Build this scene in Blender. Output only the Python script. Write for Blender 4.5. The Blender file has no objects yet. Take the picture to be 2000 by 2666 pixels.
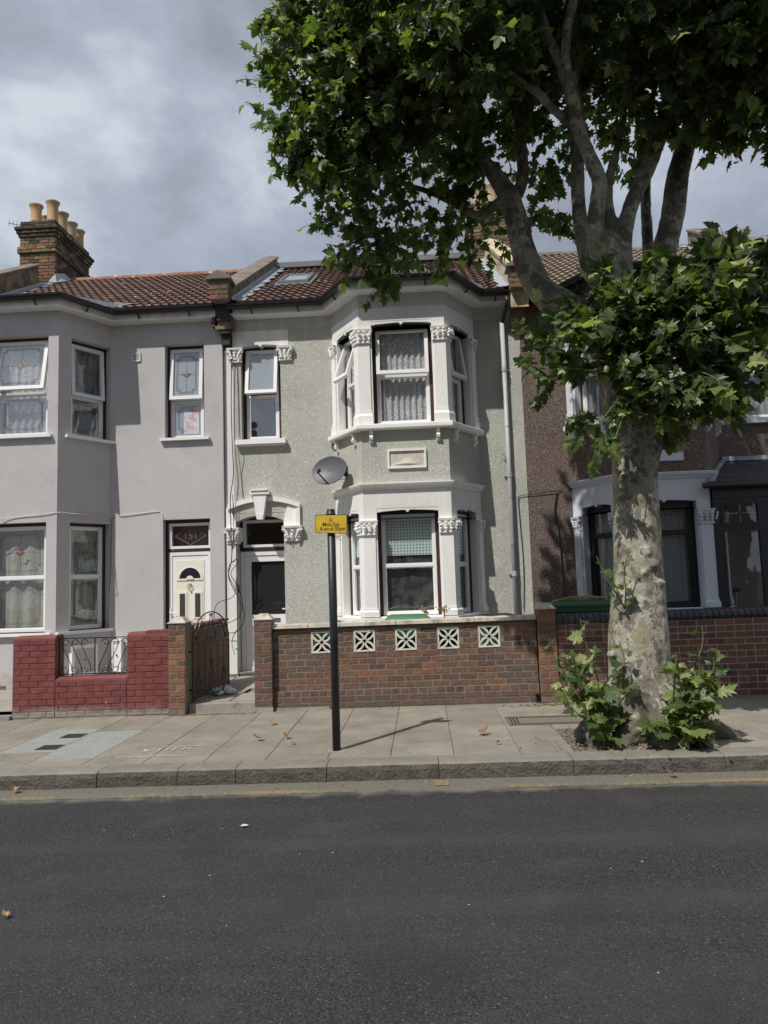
import bpy, bmesh, math, random
import numpy as np
from mathutils import Vector, Matrix, noise
random.seed(7); np.random.seed(7)
S = bpy.context.scene
R = math.radians
# ------------------------------------------------------------------ camera
pitch, roll, yaw = R(5.4), R(1.85), R(2.9)
fwd = Vector((-math.sin(yaw)*math.cos(pitch), math.cos(yaw)*math.cos(pitch), math.sin(pitch)))
rt = Vector((math.cos(yaw), math.sin(yaw), 0)); up = rt.cross(fwd)
rr = rt*math.cos(roll) - up*math.sin(roll); uu = up*math.cos(roll) + rt*math.sin(roll)
cd = bpy.data.cameras.new('camera'); cam = bpy.data.objects.new('camera', cd)
S.collection.objects.link(cam); S.camera = cam
cam.matrix_world = Matrix(((rr.x, uu.x, -fwd.x, 0), (rr.y, uu.y, -fwd.y, 0), (rr.z, uu.z, -fwd.z, 1.57), (0, 0, 0, 1)))
cd.sensor_fit = 'HORIZONTAL'; cd.sensor_width = 36; cd.lens = 36*1849/2000; cd.clip_end = 2000; cd.clip_start = 0.05
# ------------------------------------------------------------------ light
SUN_TRAVEL = Vector((0.595*0.6, 0.80*0.6, -0.80)).normalized()
W = bpy.data.worlds.new('World'); S.world = W; W.use_nodes = True
wn = W.node_tree; wn.nodes.clear()
def N(nt, t, **k):
    n = nt.nodes.new(t)
    for a, b in k.items():
        setattr(n, a, b)
    return n
out = N(wn, 'ShaderNodeOutputWorld'); bg = N(wn, 'ShaderNodeBackground')
sky = N(wn, 'ShaderNodeTexSky', sky_type='NISHITA'); sky.sun_disc = False
sky.sun_elevation = math.asin(-SUN_TRAVEL.z); sky.sun_rotation = math.atan2(-SUN_TRAVEL.x, -SUN_TRAVEL.y)
tc = N(wn, 'ShaderNodeTexCoord'); mp = N(wn, 'ShaderNodeMapping'); mp.inputs['Scale'].default_value = (1, 1, 1.55)
wn.links.new(tc.outputs['Generated'], mp.inputs[0])
n1 = N(wn, 'ShaderNodeTexNoise'); n1.inputs['Scale'].default_value = 3.1; n1.inputs['Detail'].default_value = 9; n1.inputs['Roughness'].default_value = .56; n1.inputs['Distortion'].default_value = .12
n2 = N(wn, 'ShaderNodeTexNoise'); n2.inputs['Scale'].default_value = 1.1; n2.inputs['Detail'].default_value = 4
wn.links.new(mp.outputs[0], n1.inputs[0]); wn.links.new(mp.outputs[0], n2.inputs[0])
rmp = N(wn, 'ShaderNodeValToRGB'); e = rmp.color_ramp.elements
e[0].position = .38; e[0].color = (3.3, 3.65, 4.3, 1); e[1].position = .63; e[1].color = (7.0, 7.5, 8.3, 1)
x = e.new(.52); x.color = (4.6, 5.15, 6.1, 1)
wn.links.new(n1.outputs[0], rmp.inputs[0])
thin = N(wn, 'ShaderNodeMapRange'); thin.inputs[1].default_value = .52; thin.inputs[2].default_value = .72; thin.inputs[3].default_value = .96; thin.inputs[4].default_value = .75
wn.links.new(n2.outputs[0], thin.inputs[0])
mx = N(wn, 'ShaderNodeMixRGB'); wn.links.new(thin.outputs[0], mx.inputs[0]); wn.links.new(sky.outputs[0], mx.inputs[1]); wn.links.new(rmp.outputs[0], mx.inputs[2])
wn.links.new(mx.outputs[0], bg.inputs[0]); bg.inputs[1].default_value = .10; wn.links.new(bg.outputs[0], out.inputs[0])
sd = bpy.data.lights.new('sun', 'SUN'); sd.energy = 4.5; sd.angle = R(.55); sd.color = (1, .955, .89)
so = bpy.data.objects.new('sun', sd); S.collection.objects.link(so); so.rotation_euler = SUN_TRAVEL.to_track_quat('-Z', 'Y').to_euler(); so.location = (0, 0, 20)
S.view_settings.view_transform = 'Standard'; S.view_settings.look = 'None'; S.view_settings.exposure = -0.1; S.view_settings.gamma = 1
S.view_settings.use_curve_mapping = False

# ------------------------------------------------------------------ materials
MATS = {}
def mat(name, col, rough=.85, var=.12, vs=3.0, bump=0, bs=60, bt='noise', rand=None, randv=0, col2=None, c2s=1.5, c2t=(.5, .62), c2a=1.0,
        spk=None, metal=0, spec=.5, fine=0, fs=200, streak=0, trans=0, zdirt=None, bdist=.01):
    m = bpy.data.materials.new(name); m.use_nodes = True; MATS[name] = m
    nt = m.node_tree; nt.nodes.clear(); L = nt.links.new
    o = N(nt, 'ShaderNodeOutputMaterial'); p = N(nt, 'ShaderNodeBsdfPrincipled'); L(p.outputs[0], o.inputs[0])
    p.inputs['Roughness'].default_value = rough; p.inputs['Metallic'].default_value = metal; p.inputs['Specular IOR Level'].default_value = spec
    g = N(nt, 'ShaderNodeNewGeometry'); pos = g.outputs['Position']
    base = N(nt, 'ShaderNodeRGB'); base.outputs[0].default_value = (*col, 1); cur = base.outputs[0]
    def noi(s, d=5, r=.55):
        n = N(nt, 'ShaderNodeTexNoise'); n.inputs['Scale'].default_value = s; n.inputs['Detail'].default_value = d; n.inputs['Roughness'].default_value = r
        L(pos, n.inputs[0]); return n.outputs[0]
    if rand:
        oi = N(nt, 'ShaderNodeObjectInfo'); rp = N(nt, 'ShaderNodeValToRGB'); L(oi.outputs['Random'], rp.inputs[0])
        rp.color_ramp.interpolation = 'LINEAR'; es = rp.color_ramp.elements
        while len(es) < len(rand): es.new(.5)
        for i, c in enumerate(rand): es[i].position = i/(len(rand)-1); es[i].color = (*c, 1)
        cur = rp.outputs[0]
    def mul(cur, fac, lo, hi, a=None, b=None):
        r = N(nt, 'ShaderNodeMapRange'); L(fac, r.inputs[0]); r.inputs[1].default_value = .3 if a is None else a; r.inputs[2].default_value = .7 if b is None else b
        r.inputs[3].default_value = lo; r.inputs[4].default_value = hi
        h = N(nt, 'ShaderNodeMixRGB', blend_type='MULTIPLY'); h.inputs[0].default_value = 1; L(cur, h.inputs[1]); L(r.outputs[0], h.inputs[2]); return h.outputs[0]
    if randv:
        oi = N(nt, 'ShaderNodeObjectInfo'); cur = mul(cur, oi.outputs['Random'], 1-randv, 1+randv, 0, 1)
    if var: cur = mul(cur, noi(vs), 1-var, 1+var)
    if fine: cur = mul(cur, noi(fs, 3), 1-fine, 1+fine)
    if streak:
        mpn = N(nt, 'ShaderNodeMapping'); mpn.inputs['Scale'].default_value = (9, 9, .7); L(pos, mpn.inputs[0])
        n = N(nt, 'ShaderNodeTexNoise'); n.inputs['Scale'].default_value = 1; n.inputs['Detail'].default_value = 5; L(mpn.outputs[0], n.inputs[0]); cur = mul(cur, n.outputs[0], 1-streak, 1+streak*.4)
    if col2:
        r = N(nt, 'ShaderNodeMapRange'); L(noi(c2s, 8, .62), r.inputs[0]); r.inputs[1].default_value = c2t[0]; r.inputs[2].default_value = c2t[1]; r.inputs[3].default_value = 0; r.inputs[4].default_value = c2a
        h = N(nt, 'ShaderNodeMixRGB'); L(r.outputs[0], h.inputs[0]); L(cur, h.inputs[1]); h.inputs[2].default_value = (*col2, 1); cur = h.outputs[0]
    if spk:
        for (s, c, th) in spk:
            v = N(nt, 'ShaderNodeTexVoronoi'); v.inputs['Scale'].default_value = s; L(pos, v.inputs[0])
            sp = N(nt, 'ShaderNodeSeparateColor'); L(v.outputs['Color'], sp.inputs[0])
            r = N(nt, 'ShaderNodeMath', operation='LESS_THAN'); L(sp.outputs[0], r.inputs[0]); r.inputs[1].default_value = th
            h = N(nt, 'ShaderNodeMixRGB'); L(r.outputs[0], h.inputs[0]); L(cur, h.inputs[1]); h.inputs[2].default_value = (*c, 1); cur = h.outputs[0]
    if zdirt:   # splash dirt near the ground: (height, colour)
        sx = N(nt, 'ShaderNodeSeparateXYZ'); L(pos, sx.inputs[0])
        ad = N(nt, 'ShaderNodeMath', operation='MULTIPLY_ADD'); L(noi(7, 6), ad.inputs[0]); ad.inputs[1].default_value = -zdirt[0]*1.6; L(sx.outputs[2], ad.inputs[2])
        r = N(nt, 'ShaderNodeMapRange'); L(ad.outputs[0], r.inputs[0]); r.inputs[1].default_value = -zdirt[0]*.7; r.inputs[2].default_value = zdirt[0]*.15; r.inputs[3].default_value = zdirt[2]; r.inputs[4].default_value = 0
        h = N(nt, 'ShaderNodeMixRGB'); L(r.outputs[0], h.inputs[0]); L(cur, h.inputs[1]); h.inputs[2].default_value = (*zdirt[1], 1); cur = h.outputs[0]
    L(cur, p.inputs['Base Color'])
    if bump:
        if bt == 'noise': hsrc = noi(bs, 4, .6)
        elif bt == 'worm':
            dn = N(nt, 'ShaderNodeTexNoise'); dn.inputs['Scale'].default_value = bs; dn.inputs['Detail'].default_value = 1.5; dn.inputs['Distortion'].default_value = 1.2; L(pos, dn.inputs[0])
            ab = N(nt, 'ShaderNodeMath', operation='SUBTRACT'); L(dn.outputs[0], ab.inputs[0]); ab.inputs[1].default_value = .5
            ac = N(nt, 'ShaderNodeMath', operation='ABSOLUTE'); L(ab.outputs[0], ac.inputs[0])
            am = N(nt, 'ShaderNodeMapRange'); L(ac.outputs[0], am.inputs[0]); am.inputs[1].default_value = 0; am.inputs[2].default_value = .09; am.inputs[3].default_value = 1; am.inputs[4].default_value = 0; hsrc = am.outputs[0]
        else:
            v = N(nt, 'ShaderNodeTexVoronoi'); v.inputs['Scale'].default_value = bs; L(pos, v.inputs[0]); hsrc = v.outputs['Distance']
        b = N(nt, 'ShaderNodeBump'); b.inputs['Strength'].default_value = bump; b.inputs['Distance'].default_value = bdist; L(hsrc, b.inputs['Height']); L(b.outputs[0], p.inputs['Normal'])
    return m

mat('lilac_render', (.50, .482, .48), .9, .07, 1.2, bump=.6, bs=190, fine=.16, fs=230, col2=(.33, .31, .32), c2s=1.7, c2t=(.56, .74), c2a=.45, bdist=.007, streak=.03, zdirt=(.35, (.24, .22, .20), .6))
mat('green_roughcast', (.66, .655, .58), .85, .08, .8, bump=.9, bs=58, bt='worm', fine=.09, fs=80, spk=[(230, (.68, .65, .46), .10), (230, (.56, .58, .61), .08)], streak=.05, bdist=.010, col2=(.50, .49, .43), c2s=1.3, c2t=(.55, .75), c2a=.5)
mat('smooth_frieze', (.52, .52, .475), .9, .06, 1.2, bump=.6, bs=120, fine=.08, fs=160, streak=.1, bdist=.008)
mat('smooth_band', (.74, .73, .70), .75, .05, 2, bump=.25, bs=60, streak=.08, col2=(.5, .46, .40), c2s=5, c2t=(.66, .74), c2a=.5)
mat('white_masonry_paint', (.84, .83, .80), .6, .04, 3, bump=.25, bs=50, col2=(.58, .50, .38), c2s=6, c2t=(.66, .76), c2a=.55, streak=.06)
mat('blue_white_paint', (.62, .65, .70), .5, .03, 3, bump=.15, bs=50)
mat('upvc_white', (.80, .80, .80), .3, .02, 3)
mat('upvc_cream', (.78, .755, .66), .35, .02, 3)
mat('upvc_black', (.017, .016, .018), .35, .1, 3)
mat('maroon_timber', (.048, .014, .012), .55, .2, 8, bump=.3, bs=40, col2=(.11, .04, .03), c2s=9, c2t=(.6, .7))
mat('white_fascia', (.74, .73, .71), .5, .06, 3, streak=.15)
mat('gutter_black', (.012, .012, .014), .35, .1, 4)
mat('pebbledash', (.16, .115, .095), .9, .12, 1.0, bump=1.0, bs=75, bt='voronoi', spk=[(110, (.30, .25, .20), .16), (125, (.05, .04, .04), .22), (95, (.34, .31, .27), .05)], bdist=.012)
BR = [(.16, .088, .060), (.18, .090, .058), (.125, .075, .056), (.215, .096, .056), (.105, .068, .055), (.16, .096, .070), (.088, .063, .053), (.17, .080, .052)]
mat('red_multi_brick', (.2, .08, .06), .9, .25, 25, bump=.9, bs=55, rand=BR, col2=(.10, .085, .075), c2s=1.6, c2t=(.50, .66), c2a=.75, bdist=.012, zdirt=(.22, (.10, .085, .065), .8))
mat('sooty_brick', (.2, .08, .06), .9, .25, 25, bump=.9, bs=55, rand=[(.10, .07, .06), (.14, .09, .07), (.07, .055, .05), (.18, .10, .07), (.09, .065, .06)], bdist=.012)
mat('pier_brick', (.2, .08, .06), .9, .25, 25, bump=.9, bs=55, rand=[(.17, .085, .055), (.12, .07, .05), (.24, .11, .06), (.15, .085, .06), (.28, .15, .08)], bdist=.012, zdirt=(.12, (.20, .18, .15), .8))
mat('garden_wall_brick', (.2, .08, .06), .85, .2, 20, bump=.35, bs=70, rand=[(.19, .082, .053), (.12, .06, .046), (.21, .09, .055), (.09, .05, .042), (.20, .085, .053), (.16, .074, .05)], bdist=.006, zdirt=(.15, (.06, .045, .04), .7))
mat('blue_engineering_brick', (.035, .038, .048), .5, .2, 10, bump=.3, bs=40, randv=.25)
mat('stock_brick', (.25, .18, .1), .95, .3, 18, bump=.9, bs=45, rand=[(.20, .14, .07), (.30, .20, .09), (.13, .10, .065), (.25, .11, .065), (.16, .125, .075), (.22, .13, .06), (.10, .08, .055)], bdist=.012, col2=(.05, .04, .03), c2s=4, c2t=(.5, .66), c2a=.6)
mat('sooty_stock_brick', (.25, .18, .1), .95, .3, 18, bump=.9, bs=45, rand=[(.05, .042, .032), (.08, .065, .045), (.035, .03, .025), (.11, .085, .055), (.06, .05, .035)], bdist=.012)
mat('red_painted_brick', (.168, .044, .040), .7, .22, 5, bump=.5, bs=60, col2=(.30, .25, .22), c2s=9, c2t=(.675, .70), c2a=.8, streak=.14, bdist=.006, zdirt=(.125, (.25, .235, .205), .95))
mat('red_brick_plain', (.2, .07, .05), .9, .2, 20, bump=.6, bs=60, rand=[(.16, .05, .035), (.22, .07, .04), (.10, .045, .035), (.19, .055, .035)])
mat('mortar_buff', (.20, .172, .128), .95, .15, 12, bump=.5, bs=120, zdirt=(.22, (.13, .11, .085), .8))
mat('mortar_pale', (.30, .285, .255), .95, .12, 12, bump=.5, bs=120, zdirt=(.12, (.15, .13, .11), .8))
mat('mortar_dark', (.17, .15, .12), .95, .15, 12, bump=.5, bs=120)
mat('coping_stone_pale', (.50, .46, .38), .9, .18, 6, bump=.5, bs=60, col2=(.20, .17, .14), c2s=7, c2t=(.52, .66), c2a=.75)
mat('render_cream', (.52, .42, .27), .9, .15, 6, bump=.4, bs=50, col2=(.16, .12, .08), c2s=4, c2t=(.5, .64), c2a=.7)
mat('block_concrete', (.62, .60, .54), .85, .15, 14, bump=.4, bs=70, col2=(.30, .27, .22), c2s=16, c2t=(.55, .70), c2a=.8)
mat('stock_wall', (.22, .16, .10), .95, .25, 6, bump=.5, bs=50)
mat('corbel_brown', (.20, .16, .10), .95, .25, 9, bump=.6, bs=50, col2=(.07, .055, .04), c2s=5, c2t=(.46, .58), c2a=.8)
mat('coping_grey', (.165, .14, .12), .85, .12, 7, bump=.3, bs=60, randv=.16)
mat('concrete_dirty', (.30, .275, .235), .95, .2, 4, bump=.5, bs=70, col2=(.14, .12, .10), c2s=6, c2t=(.55, .68), c2a=.7)
mat('tile_terracotta', (.2, .08, .06), .8, .25, 14, bump=.3, bs=60, rand=[(.135, .078, .062), (.16, .090, .070), (.115, .068, .056), (.148, .084, .066), (.098, .062, .053)], col2=(.13, .10, .085), c2s=9, c2t=(.56, .66), c2a=.6, spk=[(14, (.42, .38, .33), .012)])
mat('tile_tan', (.2, .15, .11), .85, .25, 14, bump=.3, bs=60, rand=[(.235, .185, .145), (.27, .215, .165), (.20, .16, .125), (.25, .195, .15)], col2=(.12, .10, .085), c2s=7, c2t=(.5, .62), c2a=.6)
mat('ridge_terracotta', (.27, .12, .075), .85, .2, 8, bump=.3, bs=60, randv=.15, spk=[(9, (.5, .46, .4), .05)])
mat('tile_slate', (.055, .05, .052), .7, .2, 8, randv=.2, bump=.2, bs=40)
mat('lead', (.27, .30, .34), .5, .22, 9, bump=.3, bs=16, metal=.15, col2=(.45, .48, .52), c2s=5, c2t=(.55, .68))
mat('slate_ridge', (.16, .17, .175), .8, .1, 5)
mat('lead_flashing_white', (.33, .35, .36), .6, .2, 9, bump=.3, bs=16)
mat('pot_buff', (.42, .30, .15), .8, .12, 5, rand=[(.50, .35, .17), (.36, .27, .17), (.42, .33, .24), (.46, .31, .15)], streak=.2, col2=(.2, .16, .12), c2s=4, c2t=(.58, .7), c2a=.5)
mat('soot', (.05, .045, .04), .95)
mat('paving', (.235, .213, .172), .92, .17, 2.6, bump=.35, bs=160, fine=.07, fs=220, randv=.10, col2=(.155, .143, .118), c2s=2.2, c2t=(.5, .7), c2a=.5, spk=[(60, (.13, .12, .105), .006)], bdist=.004)
mat('paving_joint', (.17, .155, .13), .95, .2, 20)
mat('paving_patch', (.27, .285, .26), .9, .08, 3, bump=.2, bs=150, fine=.04, randv=.05, col2=(.22, .23, .21), c2s=3, c2t=(.45, .6), c2a=.6, bdist=.004)
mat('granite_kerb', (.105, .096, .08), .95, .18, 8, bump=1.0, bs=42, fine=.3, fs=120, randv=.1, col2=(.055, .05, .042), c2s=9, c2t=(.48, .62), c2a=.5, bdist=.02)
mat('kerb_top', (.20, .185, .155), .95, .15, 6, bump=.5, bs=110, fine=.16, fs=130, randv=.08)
mat('forecourt_concrete', (.30, .28, .235), .95, .15, 4, bump=.4, bs=90, col2=(.24, .22, .19), c2s=3, c2t=(.5, .66), c2a=.6)
mat('iron_dark', (.035, .032, .03), .9, .3, 20, bump=.3, bs=90)
mat('black_gloss_metal', (.012, .011, .012), .32, .1, 9)
mat('pole_black', (.016, .017, .022), .42, .25, 8, bump=.15, bs=60, col2=(.05, .05, .055), c2s=12, c2t=(.64, .7), c2a=.5)
mat('sign_yellow', (.60, .42, .025), .45, .12, 9, col2=(.42, .28, .02), c2s=8, c2t=(.55, .75), c2a=.5)
mat('sign_text', (.03, .025, .02), .5); mat('sign_red', (.55, .08, .05), .5); mat('sign_blue', (.42, .30, .20), .5)
mat('bin_green', (.035, .10, .045), .45, .1, 8); mat('bin_green_light', (.06, .16, .07), .5, .1, 8); mat('bin_lid_orange', (.36, .22, .06), .55, .1, 8); mat('bin_grey', (.09, .095, .10), .5, .1, 8)
mat('dish_grey', (.085, .088, .10), .5, .05, 8, fine=.08, fs=180); mat('plastic_black', (.014, .014, .015), .45)
mat('downpipe_grey', (.42, .44, .45), .45, .1, 4, streak=.15)
mat('brown_plastic', (.10, .045, .03), .4)
mat('cable_black', (.013, .013, .013), .6); mat('cable_grey', (.16, .15, .15), .7); mat('cable_white', (.6, .6, .58), .6)
mat('brass', (.55, .42, .18), .3, metal=.9); mat('steel', (.42, .42, .42), .35, metal=.9)
mat('vent_cream', (.62, .60, .52), .6); mat('dark_void', (.012, .012, .012), .95)
mat('bag_white', (.62, .66, .70), .5, .15, 9, bump=.6, bs=25)
mat('doormat', (.07, .045, .035), .95, bump=.6, bs=200)
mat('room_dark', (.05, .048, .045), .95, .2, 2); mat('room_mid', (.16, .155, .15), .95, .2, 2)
mat('came_dark', (.035, .035, .04), .6); mat('came_light', (.5, .52, .53), .4)
mat('tulip_red', (.42, .05, .035), .5); mat('tulip_green', (.012, .085, .045), .5)
mat('num_red', (.22, .07, .08), .5)
mat('blind_teal', (.68, .80, .79), .85, .03, 3); mat('blind_dot', (.10, .14, .14), .8)
mat('poster_print', (.55, .60, .66), .8, .1, 4, col2=(.56, .34, .39), c2s=9, c2t=(.5, .56))
mat('dead_leaf', (.32, .17, .055), .8, .3, 30, rand=[(.28, .16, .065), (.21, .11, .045), (.34, .22, .09)])
mat('dry_flower', (.36, .22, .10), .9, .3, 40); mat('litter_white', (.55, .55, .52), .8); mat('chalk', (.50, .49, .44), .95, .1, 9, col2=(.34, .325, .285), c2s=40, c2t=(.42, .56), c2a=1)
mat('rust', (.17, .09, .05), .9, .3, 14)
mat('plaque_face', (.60, .56, .49), .9, .1, 6, col2=(.50, .44, .36), c2s=4)
mat('opposite_brick', (.19, .12, .085), .9, .1, 2); mat('opposite_roof', (.09, .08, .08), .9)
mat('stem_green', (.09, .13, .04), .8); mat('stem_brown', (.10, .08, .055), .85)

def glass(name, tint=(.985, .99, .99), refl=1.0, cloudy=0.0, ccol=(.4, .42, .42)):
    m = bpy.data.materials.new(name); m.use_nodes = True; nt = m.node_tree; nt.nodes.clear(); L = nt.links.new; MATS[name] = m
    o = N(nt, 'ShaderNodeOutputMaterial'); t = N(nt, 'ShaderNodeBsdfTransparent'); t.inputs[0].default_value = (*tint, 1)
    g = N(nt, 'ShaderNodeBsdfGlossy'); g.inputs['Roughness'].default_value = .02; g.inputs[0].default_value = (.95, .95, .95, 1)
    tcn = N(nt, 'ShaderNodeNewGeometry'); no = N(nt, 'ShaderNodeTexNoise'); no.inputs['Scale'].default_value = 1.7; L(tcn.outputs['Position'], no.inputs[0])
    b = N(nt, 'ShaderNodeBump'); b.inputs['Strength'].default_value = .12; b.inputs['Distance'].default_value = .05; L(no.outputs[0], b.inputs['Height']); L(b.outputs[0], g.inputs['Normal'])
    dt_ = N(nt, 'ShaderNodeVectorMath', operation='DOT_PRODUCT'); L(tcn.outputs['Incoming'], dt_.inputs[0]); L(tcn.outputs['Normal'], dt_.inputs[1])
    ab_ = N(nt, 'ShaderNodeMath', operation='ABSOLUTE'); L(dt_.outputs['Value'], ab_.inputs[0]); om = N(nt, 'ShaderNodeMath', operation='SUBTRACT'); om.inputs[0].default_value = 1; L(ab_.outputs[0], om.inputs[1])
    pw = N(nt, 'ShaderNodeMath', operation='POWER'); L(om.outputs[0], pw.inputs[0]); pw.inputs[1].default_value = 5
    mm = N(nt, 'ShaderNodeMath', operation='MULTIPLY_ADD'); L(pw.outputs[0], mm.inputs[0]); mm.inputs[1].default_value = .9; mm.inputs[2].default_value = .048*refl; mm.use_clamp = True
    x = N(nt, 'ShaderNodeMixShader'); L(mm.outputs[0], x.inputs[0]); src = t.outputs[0]
    if cloudy:
        d = N(nt, 'ShaderNodeBsdfDiffuse'); d.inputs[0].default_value = (*ccol, 1); y = N(nt, 'ShaderNodeMixShader'); y.inputs[0].default_value = cloudy; L(t.outputs[0], y.inputs[1]); L(d.outputs[0], y.inputs[2]); src = y.outputs[0]
    L(src, x.inputs[1]); L(g.outputs[0], x.inputs[2]); L(x.outputs[0], o.inputs[0]); return m
glass('glass_clear', refl=1.1); glass('glass_obscure', (.25, .25, .25), .7, .5, (.045, .048, .052)); glass('glass_upper', refl=4.0); glass('glass_frosted', refl=3.5, cloudy=.55, ccol=(.42, .47, .52))

def lace(name, col, alpha, s=34):
    m = bpy.data.materials.new(name); m.use_nodes = True; nt = m.node_tree; nt.nodes.clear(); L = nt.links.new; MATS[name] = m
    o = N(nt, 'ShaderNodeOutputMaterial'); t = N(nt, 'ShaderNodeBsdfTransparent'); d = N(nt, 'ShaderNodeBsdfDiffuse'); d.inputs[0].default_value = (*col, 1)
    tl = N(nt, 'ShaderNodeBsdfTranslucent'); tl.inputs[0].default_value = (*col, 1); ms = N(nt, 'ShaderNodeMixShader'); ms.inputs[0].default_value = .3; L(d.outputs[0], ms.inputs[1]); L(tl.outputs[0], ms.inputs[2])
    g = N(nt, 'ShaderNodeNewGeometry'); n = N(nt, 'ShaderNodeTexNoise'); n.inputs['Scale'].default_value = s; n.inputs['Detail'].default_value = 3; L(g.outputs['Position'], n.inputs[0])
    r = N(nt, 'ShaderNodeMapRange'); L(n.outputs[0], r.inputs[0]); r.inputs[1].default_value = .42; r.inputs[2].default_value = .56; r.inputs[3].default_value = alpha*.55; r.inputs[4].default_value = min(1, alpha*1.25)
    x = N(nt, 'ShaderNodeMixShader'); L(r.outputs[0], x.inputs[0]); L(t.outputs[0], x.inputs[1]); L(ms.outputs[0], x.inputs[2]); L(x.outputs[0], o.inputs[0]); return m
lace('lace_white', (.85, .86, .88), .8, 60); glass('glass_low', refl=2.6)
lace('net_reflection', (.20, .22, .22), .5, 8); lace('net_teal', (.34, .42, .42), .85, 30); lace('net_grey', (.50, .54, .54), .75, 90); lace('net_cream', (.60, .60, .52), .85, 120)

# leaf: per-leaf colour from a mesh attribute or the object's random number
def leafmat(name, attr):
    m = bpy.data.materials.new(name); m.use_nodes = True; nt = m.node_tree; nt.nodes.clear(); L = nt.links.new; MATS[name] = m
    o = N(nt, 'ShaderNodeOutputMaterial'); p = N(nt, 'ShaderNodeBsdfPrincipled'); p.inputs['Roughness'].default_value = .42; p.inputs['Specular IOR Level'].default_value = .5
    tl = N(nt, 'ShaderNodeBsdfTranslucent'); x = N(nt, 'ShaderNodeMixShader'); x.inputs[0].default_value = .38
    rp = N(nt, 'ShaderNodeValToRGB'); es = rp.color_ramp.elements; cols = [(0, (.034, .054, .026)), (.40, (.056, .086, .033)), (.70, (.095, .132, .042)), (.88, (.16, .195, .062)), (1, (.26, .28, .12))]
    while len(es) < 5: es.new(.5)
    for i, (q, c) in enumerate(cols): es[i].position = q; es[i].color = (*c, 1)
    if attr: a = N(nt, 'ShaderNodeAttribute', attribute_name='tone'); L(a.outputs['Fac'], rp.inputs[0])
    else:
        a = N(nt, 'ShaderNodeObjectInfo'); mr = N(nt, 'ShaderNodeMapRange'); L(a.outputs['Random'], mr.inputs[0]); mr.inputs[3].default_value = .30; mr.inputs[4].default_value = .97; L(mr.outputs[0], rp.inputs[0])
    g = N(nt, 'ShaderNodeNewGeometry'); n = N(nt, 'ShaderNodeTexNoise'); n.inputs['Scale'].default_value = 22; L(g.outputs['Position'], n.inputs[0])
    h = N(nt, 'ShaderNodeMixRGB', blend_type='MULTIPLY'); h.inputs[0].default_value = .5; L(rp.outputs[0], h.inputs[1]); L(n.outputs[1], h.inputs[2])
    gm = N(nt, 'ShaderNodeMixRGB', blend_type='MULTIPLY'); gm.inputs[0].default_value = 1; gm.inputs[2].default_value = (1.5, 1.5, 1.5, 1); L(h.outputs[0], gm.inputs[1])
    ye = N(nt, 'ShaderNodeMixRGB', blend_type='MULTIPLY'); ye.inputs[0].default_value = 1; ye.inputs[2].default_value = (2.0, 2.3, .8, 1); L(gm.outputs[0], ye.inputs[1])
    L(gm.outputs[0], p.inputs['Base Color']); L(ye.outputs[0], tl.inputs[0]); L(p.outputs[0], x.inputs[1]); L(tl.outputs[0], x.inputs[2]); L(x.outputs[0], o.inputs[0])
leafmat('leaf_foliage', True); leafmat('leaf_single', False)

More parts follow.
